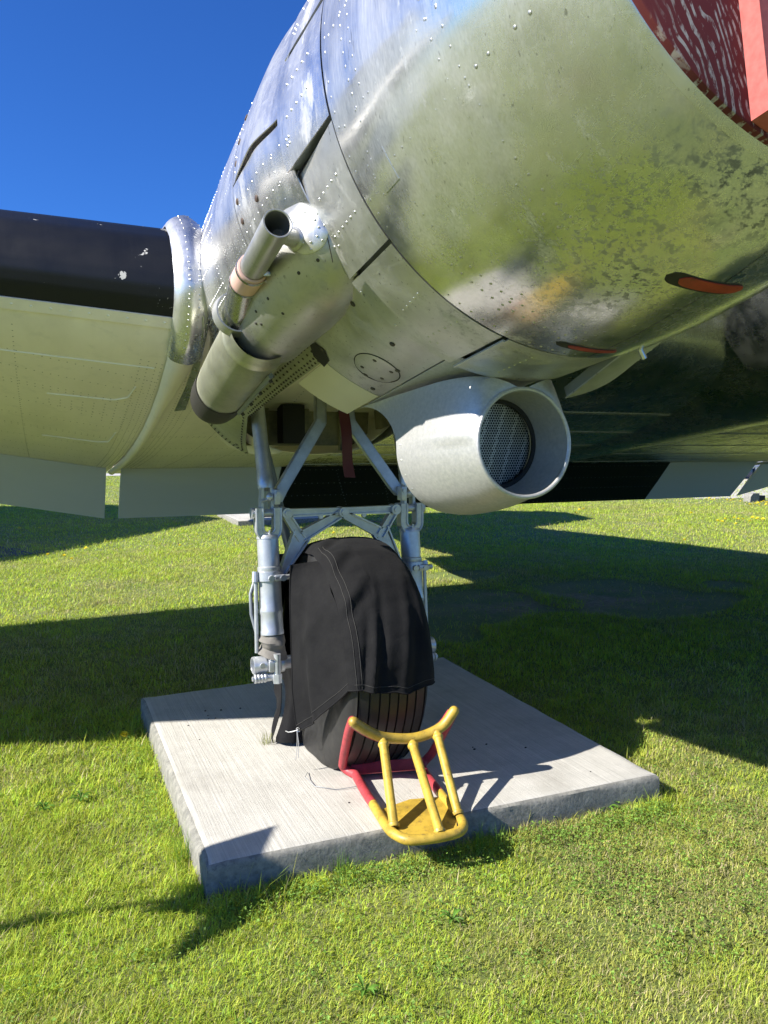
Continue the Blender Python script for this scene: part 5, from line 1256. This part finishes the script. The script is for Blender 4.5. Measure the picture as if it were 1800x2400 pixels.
# rosettes of broad weeds in the lawn
def rosette(x, y, R, n, label):
    vs, fs, cs = [], [], []
    for i in range(n):
        a = 2 * pi * i / n + RNG.uniform(-.25, .25); L = R * RNG.uniform(.6, 1.05); W = L * RNG.uniform(.22, .32); up = RNG.uniform(.25, .7); k = len(vs)
        d = V(cos(a), sin(a), 0); s_ = V(-sin(a), cos(a), 0); c = np.array([.12, .25, .035]) * RNG.uniform(.8, 1.35)
        for f, ww in ((0, .15), (.3, .6), (.6, 1.0), (.85, .7), (1.0, .05)):
            o = V(x, y, .012) + d * L * f + V(0, 0, L * up * sin(f * 2.4)); vs += [o + s_ * W * ww / 2 + V(0, 0, .004), o, o - s_ * W * ww / 2 + V(0, 0, .004)]; cs += [(*c, 1)] * 3
        for q in range(4): fs += [(k + q * 3, k + q * 3 + 1, k + q * 3 + 4, k + q * 3 + 3), (k + q * 3 + 1, k + q * 3 + 2, k + q * 3 + 5, k + q * 3 + 4)]
    o = mesh('weed_rosette', vs, fs, 'grass', angle=80); at = o.data.attributes.new("Col", 'FLOAT_COLOR', 'POINT'); at.data.foreach_set("color", np.array(cs).reshape(-1))
    return tag(o, label, 'weed', 'broad weeds in the lawn')
for (px, py, R, n, lb) in ((190, 1880, .06, 9, 'broad-leaved weed rosette in the lawn left of the pad, uppermost'), (105, 1905, .05, 8, 'small pale weed rosette at the left edge of the picture'), (855, 2340, .055, 8, 'weed rosette in the foreground lawn below the chock'), (1060, 2165, .05, 8, 'small weed rosette in the lawn below and right of the chock'), (1420, 1900, .07, 10, 'weed rosette close to the pad front right corner')):
    q = onz(px, py, 0); rosette(q[0], q[1], R, n, lb)

ORD = 'first second third fourth fifth sixth seventh eighth ninth tenth eleventh twelfth thirteenth fourteenth fifteenth sixteenth seventeenth eighteenth nineteenth twentieth'.split() + ['twenty-' + w for w in 'first second third fourth fifth sixth seventh eighth ninth'.split()] + ['thirtieth', 'thirty-first', 'thirty-second']
# dandelions
def dandelion_mesh():
    mb = MB(); mats = []
    head = MB()
    for ring, (rr, zz, cnt, L) in enumerate(((.002, .004, 8, .008), (.005, .002, 12, .011), (.008, 0, 16, .011))):
        for i in range(cnt):
            a = 2 * pi * i / cnt + ring * .3; d = V(cos(a), sin(a), .35 + .5 * (2 - ring)); s_ = V(-sin(a), cos(a), 0) * .0022; o = V(cos(a) * rr, sin(a) * rr, zz); k = len(head.v)
            head.add([o - s_, o + s_, o + d * L + s_ * .9, o + d * L * 1.08, o + d * L - s_ * .9], [(0, 1, 2, 3, 4)])
    return head
hd = dandelion_mesh(); hm = bpy.data.meshes.new('flower_head'); hm.from_pydata([tuple(v) for v in hd.v], [], hd.f); hm.materials.append(M['petal'])
sd_ = MB().tube([(0, 0, -1.0), (.004, .002, -.5), (0, 0, 0)], [.0017, .0015, .0015], 6).lathe((0, 0, -.02), (0, 0, 1), [(0, .0016), (.2 * .03, .004), (.02, .0045)], 8)
smx = bpy.data.meshes.new('stem'); smx.from_pydata([(v[0], v[1], v[2]) for v in MB().tube([(0, 0, -1.0), (.004, .002, -.5), (0, 0, 0)], [.0018, .0016, .0016], 6).v], [], MB().tube([(0, 0, -1.0), (.004, .002, -.5), (0, 0, 0)], [.0018, .0016, .0016], 6).f); smx.materials.append(M['stem'])
def dandelion(px, py, label, group='dandelions on the lawn', sc=1.0):
    h = RNG.uniform(.035, .07); g = onz(px, py, h); t = empty('dandelion', (g[0], g[1], 0)); tag(t, label, 'dandelion', group)
    a = bpy.data.objects.new('flower_head', hm); COL.objects.link(a); a.parent = t; a.location = (0, 0, h); a.rotation_euler = (RNG.uniform(-.35, .35), RNG.uniform(-.35, .35), RNG.uniform(0, 6)); k = sc * RNG.uniform(.9, 1.25); a.scale = (k, k, k)
    s = bpy.data.objects.new('stem', smx); COL.objects.link(s); s.parent = t; s.location = (0, 0, h); s.scale = (1, 1, h)
dandelion(291, 1722, 'single yellow dandelion left of the pad', sc=1.15)
for px, py, lb in ((201, 1285, 'yellow dandelion on the shadow edge behind the wing, far left'), (112, 1300, 'dandelion at the asphalt path end'), (150, 1303, 'dandelion pair nearest the asphalt path, left one'), (168, 1310, 'dandelion just right of the dandelion pair by the path'), (421, 1279, 'dandelion in the sunlit lawn left of the gear leg'), (562, 1243, 'dandelion above the pad behind the yoke'), (583, 1265, 'dandelion right beside the left gear leg'), (45, 1238, 'dandelion in the far left shade, nearest the frame edge'), (93, 1238, 'dandelion in the far left shade below the flap'), (782, 1249, 'dandelion seen under the truss'), (765, 1238, 'dandelion seen under the truss, higher one')): dandelion(px, py, lb, sc=1.5)
for i, (px, py) in enumerate(sorted(((1358, 1195), (1368, 1193), (1350, 1203), (1604, 1266), (1682, 1221), (1692, 1223), (1699, 1217), (1720, 1214), (1730, 1217), (1742, 1217), (1764, 1213), (1775, 1216), (1788, 1217), (1757, 1222), (1655, 1170), (1662, 1168), (1668, 1171), (1674, 1170), (1704, 1172), (1712, 1173), (1718, 1171), (1735, 1175), (1757, 1183), (1770, 1181), (1777, 1179), (1784, 1177), (1790, 1175), (1796, 1178), (1620, 1203), (1780, 1184), (1795, 1183), (1725, 1228)))):
    dandelion(px, py, ORD[i] + ' dandelion from the left on the far sunlit lawn at right', 'far dandelions on the sunlit lawn', sc=2.0)
# (labels count from left to right)
# crumbs of soil and debris on the pad
for i, (px, py) in enumerate(sorted(((481, 1667), (487, 1678), (489, 1685), (518, 1665), (505, 1684), (441, 1701), (467, 1734), (563, 1661), (818, 1882), (1232, 1753), (1140, 1745), (1108, 1752), (1112, 1757), (1384, 1809)))):
    q = onz(px, py, SLAB); r = random.uniform(.004, .008)
    tag(MB().ball(q + V(0, 0, r * .35), r, 7, 4, (1, .7, .6)).build('soil_crumb', 'rivet_dark', smooth=False), ORD[i] + ' small dark soil crumb from the left on the concrete pad', 'crumb', 'soil crumbs on the pad')
